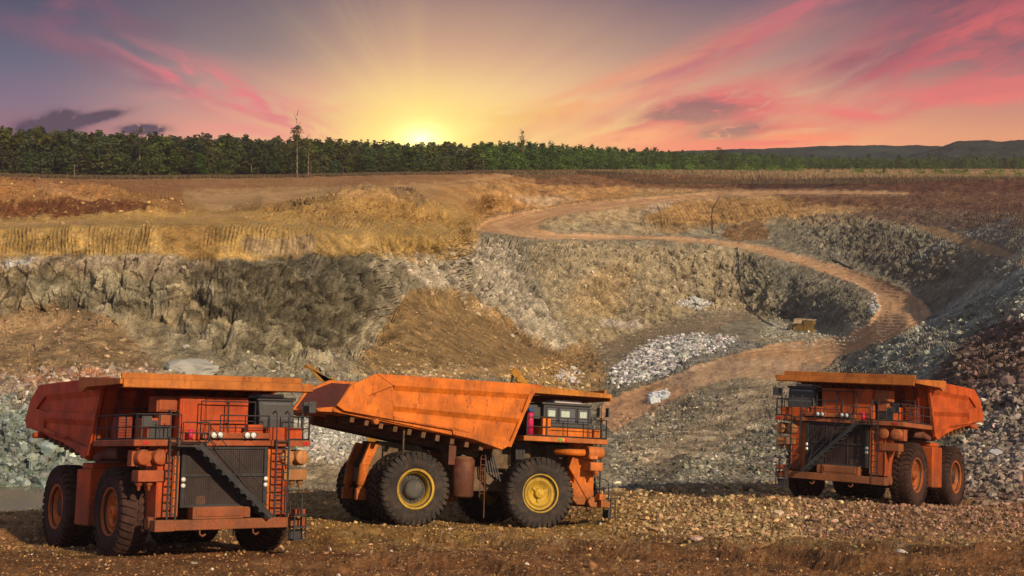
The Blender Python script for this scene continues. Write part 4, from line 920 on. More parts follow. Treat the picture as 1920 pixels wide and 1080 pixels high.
    q = MB(); q.cyl((5.65, 3.2, 5.6), (5.65, 3.2, 5.78), .13, 12); q.build('bottle_cap', BLUE, e_, m)
    ob = MB(); ob.rng(6.75-.55, 6.75-.15, 3.2, 3.45, 4.46, 5.4); T(ob, 'tool_box', O, .02)
    an = MB(); an.cyl((9.3, 3.3, 4.44), (9.3, 3.3, 5.5), .06, 8); an.tube([(9.3, 3.3, 5.5), (9.3, 3.3, 6.1)], .02, 4); T(an, 'air_intake_post', STEEL)
    for (x, y) in ((8.8, 3.5), (9.3, 3.5)):
        q = MB(); q.tube([(x, y, 5.4), (x+.2, y+.12, 5.9)], .02, 4); q.rng(x+.12, x+.18, y, y+.3, 5.55, 6.0); T(q, 'wing_mirror', DGREY)
    # ---- front face: radiator
    rad = MB(); rad.rng(8.9, 9.28, -1.75, 1.75, 1.95, 4.20); rado = T(rad, 'radiator', MESHB)
    g = MB()
    for k in range(37): y = -1.66+k*3.32/36; g.rng(9.285, 9.31, y-.014, y+.014, 2.03, 4.12)
    for k in range(29): z = 2.04+k*2.07/28; g.rng(9.287, 9.306, -1.68, 1.68, z-.011, z+.011)
    g.build('grille', GRILLE, rado, m)
    gf = MB()
    for u in ((-1.80, -1.64, 1.90, 4.20), (1.64, 1.80, 1.90, 4.20)): gf.rng(9.27, 9.37, *u)
    for z0, z1 in ((1.90, 2.02), (3.05, 3.15), (4.10, 4.20)): gf.rng(9.272, 9.362, -1.64, 1.64, z0, z1)
    for y in (-.62, .62): gf.rng(9.30, 9.34, y-.02, y+.02, 2.02, 4.1)
    gf.build('grille_frame', STEEL, rado, m, .005)
    for y in (-1.72, 1.72):
        for z in (2.72, 2.95):
            q = MB(); q.lathe([(0, .085), (.05, .085), (.06, 0)], (9.375, y, z), 'x', 14, cap=False); q.build('fog_lamp', LAMP, rado, m)
    for sg in (-1, 1):
        hs = MB(); hs.rng(8.2, 9.2, sg*2.66 if sg < 0 else 1.81, -1.81 if sg < 0 else 2.66, 1.55, 4.19)
        hs.prism([(8.3, 4.15), (9.25, 4.15), (9.25, 1.5), (8.9, 1.5), (7.9, 3.0)], sg*2.67, sg*2.72)
        hs.prism([(6.9, 2.9), (7.4, 3.1), (8.9, 1.5), (8.9, 1.2), (8.4, 1.2)], sg*2.30, sg*2.64)
        T(hs, 'front_panel', O, .02)
    for sg in (-1, 1):
        hs = MB(); hs.rng(9.2, 9.26, sg*2.05 if sg < 0 else 1.84, -1.84 if sg < 0 else 2.05, 1.6, 4.1)
        T(hs, 'corner_post', pal['bright'], .01)
    bp = MB(); bp.rng(9.25, 9.85, -2.95, 2.95, 1.08, 1.46); bp.rng(9.4, 9.9, -2.96, -2.2, 1.06, 1.48)
    T(bp, 'bumper', O2, .02)
    b5 = MB(); b5.rng(9.3, 9.80, -1.45, .62, 1.47, 1.93); b5.rng(9.3, 9.74, .64, .95, 1.5, 1.9); b5.rng(9.80, 9.83, -1.3, .5, 1.56, 1.86); T(b5, 'battery_box', O2, .02)
    for sg in (-1, 1): tb = MB(); tb.cyl((9.1, sg*3.0, 1.35), (9.1, sg*2.75, 1.35), .24, 18); T(tb, 'tow_drum', O2)
    for y in (-1.0, 1.2):
        hk = MB(); hk.tube([(9.75, y-.12, 1.08), (9.75, y-.12, .92), (9.75, y, .84), (9.75, y+.12, .92)], .04, 6)
        T(hk, 'tow_hook', O2)
    # air cleaners either side
    for sg in (-1, 1):
        a = MB(); yc = sg*2.98
        a.rng(8.55, 9.0, yc-.68, yc+.60, 3.45, 4.05); a.rng(8.6, 9.30, yc-.50, yc+.60, 2.88, 3.30)
        for dy in (-.32, .34): a.lathe([(8.5, .30), (9.25, .30), (9.28, .285), (9.38, .285), (9.40, .25), (9.41, 0)], (0, yc+dy, 3.78), 'x', 24, cap=False)
        for dy in (-.35, .05, .42): a.lathe([(2.89, .15), (2.76, .14), (2.70, .07), (2.56, .06), (2.54, 0)], (9.0, yc+dy, 0), 'z', 12, cap=False)
        T(a, 'air_cleaner', O2 if sg < 0 else pal['tan2'], .015)
        q = MB(); q.cyl((8.55, yc+.2*sg, 3.75), (7.3, sg*2.4, 3.75), .17, 14); T(q, 'intake_duct', O)
    # stairs across the radiator
    A, B = Vector((9.62, 1.65, 1.5)), Vector((9.62, -1.45, 4.25))
    sr = MB()
    for dx_ in (-.02, .55): sr.bar(A+Vector((dx_, 0, 0)), B+Vector((dx_, 0, 0)), .05, .20)
    for k in range(11):
        p = A.lerp(B, (k+.6)/11.6); sr.box(p+Vector((.265, 0, .02)), (.52, .26, .035))
    sr.rng(9.55, 10.2, -2.35, -1.40, 4.17, 4.24)
    T(sr, 'front_stair', STEEL)
    hr = MB()
    for dx_ in (.57,):
        for h in (.45, .9): hr.tube([A+Vector((dx_, -.2, h)), B+Vector((dx_, .2, h))], .02, 5)
        for t in (.12, .5, .88): p = A.lerp(B, t)+Vector((dx_, 0, 0)); hr.tube([p, p+Vector((0, -.28, .95))], .022, 5)
    T(hr, 'stair_rail', STEEL)
    # ladders
    for y0, y1, z0, z1 in ((-2.45, -2.12, 1.48, 4.45), (1.98, 2.52, 1.48, 4.5)):
        l = MB()
        for y in (y0, y1):
            l.bar((9.72, y, z0), (9.72, y, z1), .07, .05); l.tube([(9.72, y, z1), (9.70, y, z1+.95), (9.55, y, z1+1.1), (9.3, y, z1+1.0)], .028, 5)
        for k in range(10): z = z0+.2+k*(z1-z0-.3)/9; l.rng(9.69, 9.76, y0, y1, z-.022, z+.022)
        T(l, 'ladder', STEEL)
    # boarding steps hanging at the cab corner
    sp_ = MB()
    for y in (2.55, 3.05):
        sp_.bar((9.95, y, .62), (9.95, y, 2.1), .05, .05); sp_.bar((10.35, y, .62), (10.35, y, 1.5), .05, .05)
    for z in (.62, 1.1, 1.55): sp_.rng(9.92, 10.38, 2.52, 3.08, z-.03, z+.03)
    sp_.rng(9.92, 10.0, 2.5, 3.1, .62, 1.0)
    sp_.tube([(9.9, 3.1, 1.5), (9.9, 3.1, 2.35), (9.85, 2.8, 2.5), (9.8, 2.2, 2.5)], .025, 5); sp_.tube([(9.6, 3.1, 2.1), (9.6, 3.25, 1.2), (9.6, 3.3, .9)], .02, 4)
    T(sp_, 'boarding_steps', STEEL)
    ss = MB(); ss.rng(9.25, 9.6, 2.96, 3.4, 1.48, 1.75); ss.rng(9.4, 9.9, 2.97, 3.3, 1.12, 1.4); T(ss, 'step_bracket', O)
    STRETCH = False
    return root
paint_rust = paint_mat('rusty_exhaust', (.16, .06, .04), (.05, .02, .015), .8, .8)
PAPER = plain_mat('paper_note', (.45, .55, .48), .8); ROOFW = plain_mat('pale_roof_unit', (.55, .52, .50), .6)
def palette(tag_, O, tan, deep, edge, bright, rim, rim2, hub, tank, rub, b=False, tan2=None, rust=.45):
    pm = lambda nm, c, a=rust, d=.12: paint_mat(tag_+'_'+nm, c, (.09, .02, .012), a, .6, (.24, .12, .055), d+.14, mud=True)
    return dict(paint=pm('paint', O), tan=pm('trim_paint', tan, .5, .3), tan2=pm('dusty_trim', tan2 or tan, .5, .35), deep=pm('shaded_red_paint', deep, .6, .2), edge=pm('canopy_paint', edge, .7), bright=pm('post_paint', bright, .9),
                rim=rim, rim2=rim2, hub=hub, tank=pm('tank_paint', tank, .6, .3), rub=rub, b=b)
rimO = paint_mat('orange_rim_paint', (.55, .13, .02), (.12, .03, .01), .8, .5, (.2, .08, .03), .35)
rimD = paint_mat('dark_orange_rim', (.36, .10, .025), (.08, .03, .01), .8, .55, (.2, .08, .03), .4)
hubD = paint_mat('dark_hub', (.055, .03, .026), (.03, .02, .02), .5, .7)
hubB = paint_mat('grey_hub', (.075, .075, .072), (.03, .02, .02), .4, .7)
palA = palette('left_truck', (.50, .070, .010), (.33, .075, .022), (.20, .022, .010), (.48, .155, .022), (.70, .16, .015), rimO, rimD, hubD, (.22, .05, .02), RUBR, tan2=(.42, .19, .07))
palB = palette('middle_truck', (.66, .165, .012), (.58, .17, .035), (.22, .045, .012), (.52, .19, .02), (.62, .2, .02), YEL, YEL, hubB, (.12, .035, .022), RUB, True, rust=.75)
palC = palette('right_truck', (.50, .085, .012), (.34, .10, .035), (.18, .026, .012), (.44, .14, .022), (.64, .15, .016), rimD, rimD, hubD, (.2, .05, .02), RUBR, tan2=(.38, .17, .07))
make_truck(POSES[0][0], 1, palA, 'red-orange dump truck facing the camera with dark grille stairs, nearest the muddy pool', 0)
make_truck(POSES[1][0], -1, palB, 'orange mining dump truck seen side on with rusty bed and bright yellow wheel rims', R(6))
make_truck(POSES[2][0], -1, palC, 'dark orange mining dump truck facing the camera, standing by the rubble slope on the right', 0)

# ------------------------------------------------------------------ vegetation
def leaf_mat(name):
    m = bpy.data.materials.new(name); m.use_nodes = True; t = m.node_tree; q = NT(t); b = t.nodes['Principled BSDF']
    a = q.n('ShaderNodeAttribute', attribute_name='Col'); t.links.new(a.outputs['Color'], b.inputs['Base Color'])
    b.inputs['Roughness'].default_value = .7; b.inputs['Specular IOR Level'].default_value = .15
    tr = q.n('ShaderNodeBsdfTranslucent'); t.links.new(a.outputs['Color'], tr.inputs[0]); mx = q.n('ShaderNodeMixShader'); mx.inputs[0].default_value = .35
    t.links.new(b.outputs[0], mx.inputs[1]); t.links.new(tr.outputs[0], mx.inputs[2]); t.links.new(mx.outputs[0], t.nodes['Material Output'].inputs[0])
    return m
M_LEAF = leaf_mat('foliage'); M_GRASS = leaf_mat('dry_grass_blades'); M_BARK = paint_mat('bark', (.22, .17, .12), (.08, .06, .04), .5, .9)
def leaves(k, h, w, base, size, blobs=9, seed=0, shape='tall'):
    g = np.random.default_rng(seed)
    zc = base+(h-base)*(.08+.84*np.linspace(0, 1, blobs)+g.normal(0, .04, blobs))
    tt = (zc-base)/(h-base)
    rr = w*.5*((1-np.clip(np.abs(2*tt-1), 0, .97)**3)**.6) if shape == 'tall' else w*.5*(1-tt*.75)
    an = g.uniform(0, 6.28, blobs); off = rr*.55
    bc = np.stack([np.cos(an)*off, np.sin(an)*off, zc], 1)
    bi = g.integers(0, blobs, k); d = g.normal(size=(k, 3)); d /= np.linalg.norm(d, axis=1)[:, None]; d *= (g.uniform(0, 1, k)**.4)[:, None]
    p = bc[bi]+d*np.stack([rr[bi]*.62+(.25 if h > 1.5 else .02), rr[bi]*.62+(.25 if h > 1.5 else .02), np.full(k, (h-base)/blobs*1.1+(.2 if h > 1.5 else .05))], 1)
    a = g.normal(size=(k, 3)); a /= np.linalg.norm(a, axis=1)[:, None]; b = np.cross(a, g.normal(size=(k, 3))); b /= np.linalg.norm(b, axis=1)[:, None]
    s = size*g.uniform(.5, 1.2, k)[:, None]
    V = np.stack([p-a*s*.5, p+b*s*.32, p+a*s*.5, p-b*s*.32], 1)
    tone = (.75+.5*g.random(blobs))[bi]*(.75+.5*g.random(k))
    return V, tone
def quads_mesh(name, V, colr, mat, parent=None):
    k = len(V); me = bpy.data.meshes.new(name)
    me.vertices.add(k*4); me.vertices.foreach_set('co', V.astype(np.float32).ravel()); me.loops.add(k*4); me.loops.foreach_set('vertex_index', np.arange(k*4, dtype=np.int32))
    me.polygons.add(k); me.polygons.foreach_set('loop_start', np.arange(0, k*4, 4, dtype=np.int32)); me.polygons.foreach_set('use_smooth', np.zeros(k, bool)); me.update(calc_edges=True)
    ca = me.color_attributes.new('Col', 'FLOAT_COLOR', 'POINT'); cc = np.ones((k*4, 4), np.float32); cc[:, :3] = np.repeat(colr, 4, 0); ca.data.foreach_set('color', cc.ravel())
    me.materials.append(mat); o = bpy.data.objects.new(name, me); COL.objects.link(o); o.parent = parent
    return o
def gz(px, Y):                                             # ground on the far plain
    return EYE-np.interp(Y, (390, 560, 1500), (4.75, 4.9, 4.6))
protos = [leaves(480, .95, .52, .04, .085, 11, 100+i) for i in range(8)]
Vs, Cs = [], []
topl = [(-400, 240), (0, 243), (120, 243), (250, 250), (450, 256), (560, 259), (800, 266), (1000, 268), (1200, 279), (1400, 287), (1560, 294), (1750, 296), (2100, 293)]
for px0 in np.arange(-330, 1520, 1.0):
    pass
x = 0
for row in range(7):
    px = -330.
    while px < 2120:
        Y0 = np.interp(px, (-300, 0, 600, 900, 1200, 1500, 2100), (405, 405, 425, 470, 580, 720, 780))*(1+.03*row)+rng.normal(0, 2)
        px += (3.0 if row < 2 else 3.8)*F/Y0*rng.uniform(.6, 1.4)
        zb = gz(px, Y0); tp = EYE-(np.interp(px, [a for a, _ in topl], [b for _, b in topl])+rng.normal(2.5, 2.6)+(5-row)*.5-HY)/F*Y0
        h = (tp-zb)*(rng.uniform(.45, .85) if row == 0 else rng.uniform(.9, 1.02)); 
        if h < 2: continue
        V, tn = protos[rng.integers(8)]; a = rng.uniform(0, 6.28); ca, sa = math.cos(a), math.sin(a); ww = h*rng.uniform(1.15, 1.9)
        Q_ = np.stack([(V[..., 0]*ca-V[..., 1]*sa)*ww, (V[..., 0]*sa+V[..., 1]*ca)*ww, V[..., 2]*h], -1)+np.array([(px-CX)/F*Y0, Y0, zb])
        base = np.array((.080, .096, .024))*(1-.0)+rng.normal(0, .010, 3)
        if px > 900: base = np.array((.085, .150, .025))
        Vs.append(Q_); Cs.append(np.clip(base[None]*rng.uniform(.65, 1.35)*tn[:, None], .01, .5))
tag(quads_mesh('forest', np.concatenate(Vs), np.concatenate(Cs), M_LEAF), kind='stuff')
# thin pale trunks at the wood's edge
tr = MB()
for i in range(16):
    px = rng.uniform(-300, 1250); Y0 = np.interp(px, (-300, 0, 600, 900, 1200, 1500), (402, 402, 422, 466, 575, 715)); zb = gz(px, Y0); xx = (px-CX)/F*Y0
    tr.tube([(xx, Y0, zb-.3), (xx+rng.normal(0, .2), Y0, zb+rng.uniform(2, 5.5))], rng.uniform(.06, .14), 4)
tag(tr.build('tree_trunks', M_BARK), kind='stuff')

def make_tree(name, label, px, Y, top_y, w, green, seed, cat='tree', group=None, base=.25, shape='tall', nl=500, size=.5, trunk=True, zb=None):
    zb = gz(px, Y) if zb is None else zb; h = EYE-(top_y-HY)/F*Y-zb
    root = empty(name, None, ((px-CX)/F*Y, Y, zb)); tag(root, label, cat, group)
    V, tn = leaves(nl, h, w, h*base, size, 10, seed, shape)
    quads_mesh('crown', V, np.clip(np.array(green)[None]*tn[:, None]*np.random.default_rng(seed).uniform(.8, 1.2, (nl, 1)), .008, .5), M_LEAF, root)
    if trunk:
        g = np.random.default_rng(seed); t = MB(); r0 = h*.018+.05
        for i in range(6):
            z0, z1 = h*.85*i/6, h*.85*(i+1)/6; t.cyl((0, 0, z0-(.3 if i == 0 else 0)), (0, 0, z1), r0*(1-i/7), 7, r0*(1-(i+1)/7))
        for i in range(7):
            z0 = h*(base+.08*i); a = g.uniform(0, 6.28); t.cyl((0, 0, z0), (math.cos(a)*w*.35, math.sin(a)*w*.35, z0+h*.12), r0*.35, 5, r0*.12)
        t.build('trunk', M_BARK, root)
    return root
make_tree('tall_tree', 'tall bare-trunked tree with small crown standing above the left wood', 557, 402, 236, 3.4, (.10, .10, .04), 1, base=.72, nl=420, size=.55)
make_tree('tall_tree', 'slim pale trunk beside the tallest tree of the left wood', 578, 402, 262, 2.6, (.10, .11, .03), 2, base=.6, nl=260, size=.5)
make_tree('tree', 'small round tree poking above the wood right of the setting sun', 980, 500, 250, 3.6, (.12, .11, .03), 3, base=.55, nl=380, size=.5)
make_tree('tree', 'bushy tree crown rising above the low end of the wood', 1351, 660, 277, 7.0, (.055, .075, .025), 4, base=.35, nl=500, size=.7)
make_tree('tree', 'dark rounded tree standing above the far left wood by the purple cloud', 262, 415, 243, 5.5, (.05, .065, .02), 5, base=.5, nl=420, size=.6)
gr = 'trees in the scrub right of the wood'
k = 0
for px in np.linspace(1130, 2020, 64):
    k += 1; Y = 640+240*random.random(); hh = random.choice((3.2, 4.5, 6.0, 7.5, 8.5)); px = px+random.uniform(-8, 8); zb = gz(px, Y); ty = HY-(zb+hh-EYE)/Y*F
    green = random.choice(((.050, .085, .018), (.035, .055, .020), (.07, .11, .02), (.040, .05, .022)))
    make_tree('scrub_tree', 'dark scrub tree rising above the bushes below the far hills', px, Y, ty, hh*random.uniform(.5, .8), green, 200+k, group=gr, base=.18, nl=320, size=.62, shape=random.choice(('tall', 'cone')))
# dry grass along the rim
kk = 60000; px = rng.uniform(-350, 2150, kk)
bandY = np.interp(px, (-350, 300, 500, 900, 1100, 2150), (385, 385, 396, 440, 478, 436)); Yg = bandY+rng.uniform(0, 1, kk)**1.2*np.interp(px, (-350, 900, 1100, 2150), (16, 16, 60, 90))
hg = rng.uniform(.3, 1.2, kk)*np.interp(px, (-350, 900, 1500), (1., .8, 1.1)); xg = (px-CX)/F*Yg
si = np.clip(np.searchsorted(-vy, -np.interp(Yg, (380, 395, 520, 600), (333, 331, 323, 321))), 1, len(vy)-1); 
def rim_z(px, Yg):
    j = np.clip(np.round((px-ux[0])/1.7).astype(int), 0, len(ux)-1); rows = np.where((vy < 345))[0]
    Ycol = Pd[rows][:, :, 1]; Zcol = Pd[rows][:, :, 2]; out = np.empty(len(px))
    for jj in np.unique(j):
        mk = j == jj; o = np.argsort(Ycol[:, jj]); out[mk] = np.interp(Yg[mk], Ycol[o, jj], Zcol[o, jj])
    return out
zg = rim_z(px, Yg)
c0 = np.stack([xg, Yg, zg-.05], -1); an = rng.uniform(-.9, .9, kk); wv = np.stack([np.cos(an), np.sin(an), 0*an], -1)*rng.uniform(.05, .14, (kk, 1)); tip = np.stack([rng.normal(0, .22, kk), rng.normal(0, .2, kk), hg], -1)
Vg = np.stack([c0-wv, c0+wv, c0+tip+wv*.4, c0+tip-wv*.4], 1)
mixr = smooth(px, 900, 1400); cg = (np.array((.19, .135, .07))[None]*(1-mixr[:, None])+np.array((.36, .27, .15))[None]*mixr[:, None])*rng.uniform(.45, 1.35, (kk, 1))
dark = (mixr > .3) & (Yg < bandY+14); cg[dark] *= .45
tag(quads_mesh('dry_grass', Vg, cg, M_GRASS), kind='stuff')

gr = 'green bushes along the quarry rim'
for i in range(60):
    px = random.uniform(1180, 2000); Y = random.uniform(26, 60)+float(np.interp(px, (960, 1200, 1500, 1700, 1920, 2100), (470, 490, 490, 466, 440, 430))); hh = random.uniform(1.2, 3.2); zb = float(rim_z(np.array([px]), np.array([Y]))[0]); ty = HY-(zb+hh-EYE)/Y*F
    green = random.choice(((.12, .24, .03), (.09, .17, .02), (.16, .25, .04)))
    make_tree('bush', 'bright green bush along the rim in front of the scrub trees', px, Y, ty, hh*1.5, green, 400+i, 'bush', gr, base=.03, nl=170, size=.5, trunk=False, zb=zb)
# ------------------------------------------------------------------ far hills
def hill(name, ridge, Y, dep, colr, seed):
    xs = np.linspace(ridge[0][0], ridge[-1][0], 260); ry = np.interp(xs, [p[0] for p in ridge], [p[1] for p in ridge]); tv = np.linspace(-1, 1, 50)
    XX, TT = np.meshgrid(xs, tv); Yh = Y+TT*dep; top = (HY-ry)[None]/F*Y+6; prof = np.cos(TT*math.pi/2)**.8
    Xw = (XX-CX)/F*Yh; B_ = np.stack([Xw, Yh, 0*Xw], -1)
    Z = EYE-5+(np.maximum(top, .2))*prof*(1+.15*fbm(B_, 1/120., 4, .5, off=seed))+np.minimum(top, 6)*.30*fbm(B_, 1/14., 3, .6, off=seed+3)
    me = bpy.data.meshes.new(name); Vv = np.stack([Xw, Yh, Z], -1).reshape(-1, 3); idx = np.arange(XX.size).reshape(XX.shape)
    fq = np.stack([idx[:-1, :-1], idx[:-1, 1:], idx[1:, 1:], idx[1:, :-1]], -1).reshape(-1, 4)
    me.from_pydata(Vv.tolist(), [], fq.tolist()); me.update()
    ca = me.color_attributes.new('Col', 'FLOAT_COLOR', 'POINT'); cc = np.ones((len(Vv), 4), np.float32)
    nn_ = (.5+1.5*fbm(B_, 1/40., 4, .6, off=seed+8)).reshape(-1, 1).clip(0, 1); cc[:, :3] = np.array(colr)*(.6+.8*nn_)
    bare = smooth(fbm(B_, 1/90., 3, .5, off=seed+19), .32, .45).reshape(-1, 1)*.7; cc[:, :3] = cc[:, :3]*(1-bare)+np.array((.22, .19, .16))*bare
    ca.data.foreach_set('color', cc.ravel()); me.materials.append(M_HILL)
    o = bpy.data.objects.new(name, me); COL.objects.link(o); tag(o, kind='structure')
M_HILL = attr_mat('wooded_hill', ((.08, 6.),), tex=(.1, .5))
hill('hills', [(1130, 297), (1200, 288), (1350, 282), (1450, 279), (1560, 276), (1650, 275), (1750, 277), (1840, 284), (1960, 292)], 1250, 180, (.030, .048, .040), 3.)
hill('hills', [(1700, 296), (1760, 282), (1790, 270), (1820, 266), (1850, 265), (1880, 269), (1920, 264), (2000, 262), (2200, 275)], 1050, 150, (.028, .042, .030), 13.)

# ------------------------------------------------------------------ muddy pool
wm = bpy.data.materials.new('muddy_water'); wm.use_nodes = True; t_ = wm.node_tree; q_ = NT(t_); b_ = t_.nodes['Principled BSDF']
tcw = q_.n('ShaderNodeTexCoord'); q_.put(b_.inputs['Base Color'], q_.mix(q_.noise(tcw.outputs['Object'], .35, 4, .6), (.10, .105, .06), (.20, .17, .10))); b_.inputs['Roughness'].default_value = .12
bw = q_.n('ShaderNodeBump'); q_.put(bw.inputs['Height'], q_.noise(tcw.outputs['Object'], 2.5, 3, .5)); bw.inputs['Distance'].default_value = .02; bw.inputs['Strength'].default_value = .5; t_.links.new(bw.outputs[0], b_.inputs['Normal'])
mb = MB(); zw = EYE-24.45; mb.prism([(-75, 88), (-30.5, 88), (-31.5, 100), (-33, 108), (-75, 108)], zw-.4, zw, 'z'); tag(mb.build('water', wm), kind='structure')

# ------------------------------------------------------------------ boulders
def boulder(px, py, wpx, asp, colr, label, seed, name='boulder', sub=3, rough=.3, yaw=0, dz=.25):
    p = surf(px, py); s = wpx/F*p.y; bm = bmesh.new(); bmesh.ops.create_icosphere(bm, subdivisions=sub, radius=1)
    v = np.array([a.co[:] for a in bm.verts]); g = np.random.default_rng(seed)
    for _ in range(16):                                         # cut flat facets
        d = g.normal(size=3); d /= np.linalg.norm(d); c = g.uniform(.55, .85); dd = v@d; v = v-np.clip(dd-c, 0, None)[:, None]*d
    v *= 1+rough*.35*fbm(v+seed*7.3, 1.6, 3, .5)[:, None]; v *= np.array([s*.55, s*.45, s*.55*asp])
    for a, b in zip(bm.verts, v): a.co = b
    me = bpy.data.meshes.new(name); bm.to_mesh(me); bm.free(); ca = me.color_attributes.new('Col', 'FLOAT_COLOR', 'POINT')
    cc = np.ones((len(v), 4), np.float32); cc[:, :3] = np.clip(np.array(colr)*(1+.35*fbm(v*3/s+seed, 1.5, 3)[:, None]), .01, .8); ca.data.foreach_set('color', cc.ravel()); me.materials.append(M_stone)
    o = bpy.data.objects.new(name, me); COL.objects.link(o); o.location = p+Vector((0, 0, s*asp*dz)); o.rotation_euler = (0, 0, yaw); tag(o, label, 'boulder'); return o
boulder(365, 697, 96, .40, (.33, .33, .30), 'long cracked grey rock outcrop at the cliff foot behind the left truck', 3, 'rock_outcrop', 4, .9)
boulder(348, 652, 15, .6, (.5, .48, .43), 'small pale boulder on the talus above the left truck', 4)
boulder(92, 858, 40, .8, (.30, .38, .36), 'large grey-green block in the rubble above the muddy pool', 5)
boulder(62, 838, 30, .8, (.17, .20, .19), 'dark grey block beside the grey-green one above the pool', 6)
boulder(130, 845, 46, .5, (.24, .33, .31), 'broad grey-green slab beside the left truck rear', 16)
boulder(1690, 1043, 24, .55, (.55, .48, .42), 'pale rounded boulder lying in the rutted dirt at lower right', 7)
boulder(1398, 921, 16, .9, (.10, .07, .06), 'dark pointed boulder at the ledge left of the right truck', 8)
boulder(1460, 968, 22, .7, (.52, .42, .30), 'pale tan boulder in the gravel left of the right truck', 9)
boulder(1306, 1023, 26, .4, (.50, .34, .26), 'pinkish flat boulder beside the rut at bottom centre', 10)
boulder(1340, 1018, 22, .4, (.60, .50, .34), 'cream flat boulder beside the rut at bottom centre', 11)
boulder(1112, 1064, 20, .9, (.28, .14, .06), 'brown clod of earth standing at the bottom edge', 12)
boulder(1247, 743, 14, .9, (.50, .54, .60), 'bluish white boulder beside the near haul road', 13)
boulder(1234, 748, 12, .9, (.56, .58, .62), 'smaller bluish boulder beside the near haul road', 14)
boulder(1410, 470-30, 0.1, .1, (.2, .1, .05), '', 15) if False else None
boulder(1895, 728, 34, .7, (.22, .15, .14), 'dark red-brown boulder on the slope above the right truck', 17)
boulder(1870, 850, 30, .5, (.40, .40, .42), 'pale slab in the rubble right of the right truck', 18)
boulder(1880, 740, 20, .5, (.12, .08, .08), 'black flat rock on the dark right slope', 19)

# ------------------------------------------------------------------ pipes on the pit wall
PIPE = plain_mat('black_pipe', (.02, .02, .022), .5)
def pipe(name, label, pts, r=.2, off=.35):
    ps = []
    for a, b in zip(pts[:-1], pts[1:]):
        for t in np.linspace(0, 1, 6)[:-1]: ps.append(surf(a[0]+(b[0]-a[0])*t, a[1]+(b[1]-a[1])*t))
    ps.append(surf(*pts[-1])); ps = [p+Vector((0, -off*1.2, off)) for p in ps]
    ps = [ps[0]]+[(ps[i-1]+ps[i]*2+ps[i+1])/4 for i in range(1, len(ps)-1)]+[ps[-1]]
    m_ = MB(); m_.tube(ps, r, 8); tag(m_.build(name, PIPE), label, 'pipe')
pipe('drain_pipe', 'long black hose running down the pit wall to the pump', [(1381, 470), (1385, 500), (1386, 535), (1396, 565), (1412, 585), (1432, 604), (1450, 611)], .14, .2)
pipe('drain_pipe', 'black hose curving down the upper wall between the two road legs', [(1350, 370), (1338, 388), (1334, 410), (1337, 440)], .10, .12)
pipe('drain_pipe', 'dark pipe slanting up the brown bank at the far rim', [(1530, 355), (1565, 346), (1597, 335)], .25)
pipe('drain_pipe', 'black pipe lying along the outer edge of the lower road', [(1560, 489), (1580, 497), (1600, 507)], .2, .15)

# ------------------------------------------------------------------ pump unit on the pit floor
YP = paint_mat('ochre_machine_paint', (.26, .17, .04), (.08, .04, .02), .6, .6); TP = paint_mat('tan_roof_paint', (.48, .36, .22), (.15, .08, .04), .5, .7)
p = surf(1510, 621); root = empty('pump_unit', None, p); root.rotation_euler = (0, 0, R(-28)); tag(root, 'ochre box-shaped pump unit with open side hatch on the pit floor', 'pump')
q = MB(); q.rng(-.2, 2.0, -1.0, 1.0, .3, 2.5); q.rng(-2.4, -.2, -.95, .95, .3, 1.5); q.rng(-2.5, 2.1, -1.05, 1.05, .1, .3); q.build('housing', YP, root, 1, .03)
q = MB(); q.rng(-2.5, 2.1, -1.1, 1.1, 2.5, 2.65); q.rng(-2.4, -2.25, -1, -.85, .3, 2.5); q.rng(-2.4, -2.25, .85, 1, .3, 2.5)
for xx in (-1.6, -.4, .8): q.rng(xx-.2, xx+.2, -.2, .2, 2.65, 2.8)
q.build('roof', TP, root, 1, .02)
q = MB(); q.add([(-2.3, -1.1, 2.5), (-.5, -1.1, 2.5), (-.5, -1.9, 1.9), (-2.3, -1.9, 1.9), (-2.3, -1.1, 2.45), (-.5, -1.1, 2.45), (-.5, -1.9, 1.85), (-2.3, -1.9, 1.85)], [(0, 1, 2, 3), (4, 5, 6, 7), (0, 1, 5, 4), (2, 3, 7, 6), (1, 2, 6, 5), (0, 3, 7, 4)]); q.build('hatch', TP, root)
q = MB(); q.rng(2.005, 2.05, -.8, .8, .5, 1.6)
for i in range(7): q.rng(2.05, 2.09, -.78, .78, .55+.15*i, .62+.15*i)
q.build('grille', DGREY, root)
q = MB(); q.cyl((-3.4, -.6, .9), (-3.4, .6, .9), .55, 16); q.rng(-3.8, -3.0, -.5, .5, .1, .5); q.build('side_tank', TP, root)

# ------------------------------------------------------------------ traffic cones on the lower road
CONE = plain_mat('cone_red', (.55, .06, .02), .5)
for (a, b, l) in ((1549, 514, 'red traffic cone on the lower road edge, the farther of two'), (1586, 528, 'red traffic cone on the lower road edge, the nearer of two')):
    p = surf(a, b+2); r_ = empty('traffic_cone', None, p+Vector((0, 0, .1))); tag(r_, l, 'cone')
    q = MB(); q.rng(-.35, .35, -.35, .35, 0, .06); q.build('base', DGREY, r_); q = MB(); q.lathe([(.06, .27), (.55, .15), (1.05, .05), (1.06, 0)], (0, 0, 0), 'z', 14, cap=False); q.build('cone_body', CONE, r_)
    q = MB(); q.lathe([(.50, .175), (.68, .135)], (0, 0, 0), 'z', 14, cap=False); q.build('reflective_band', PAPER, r_)

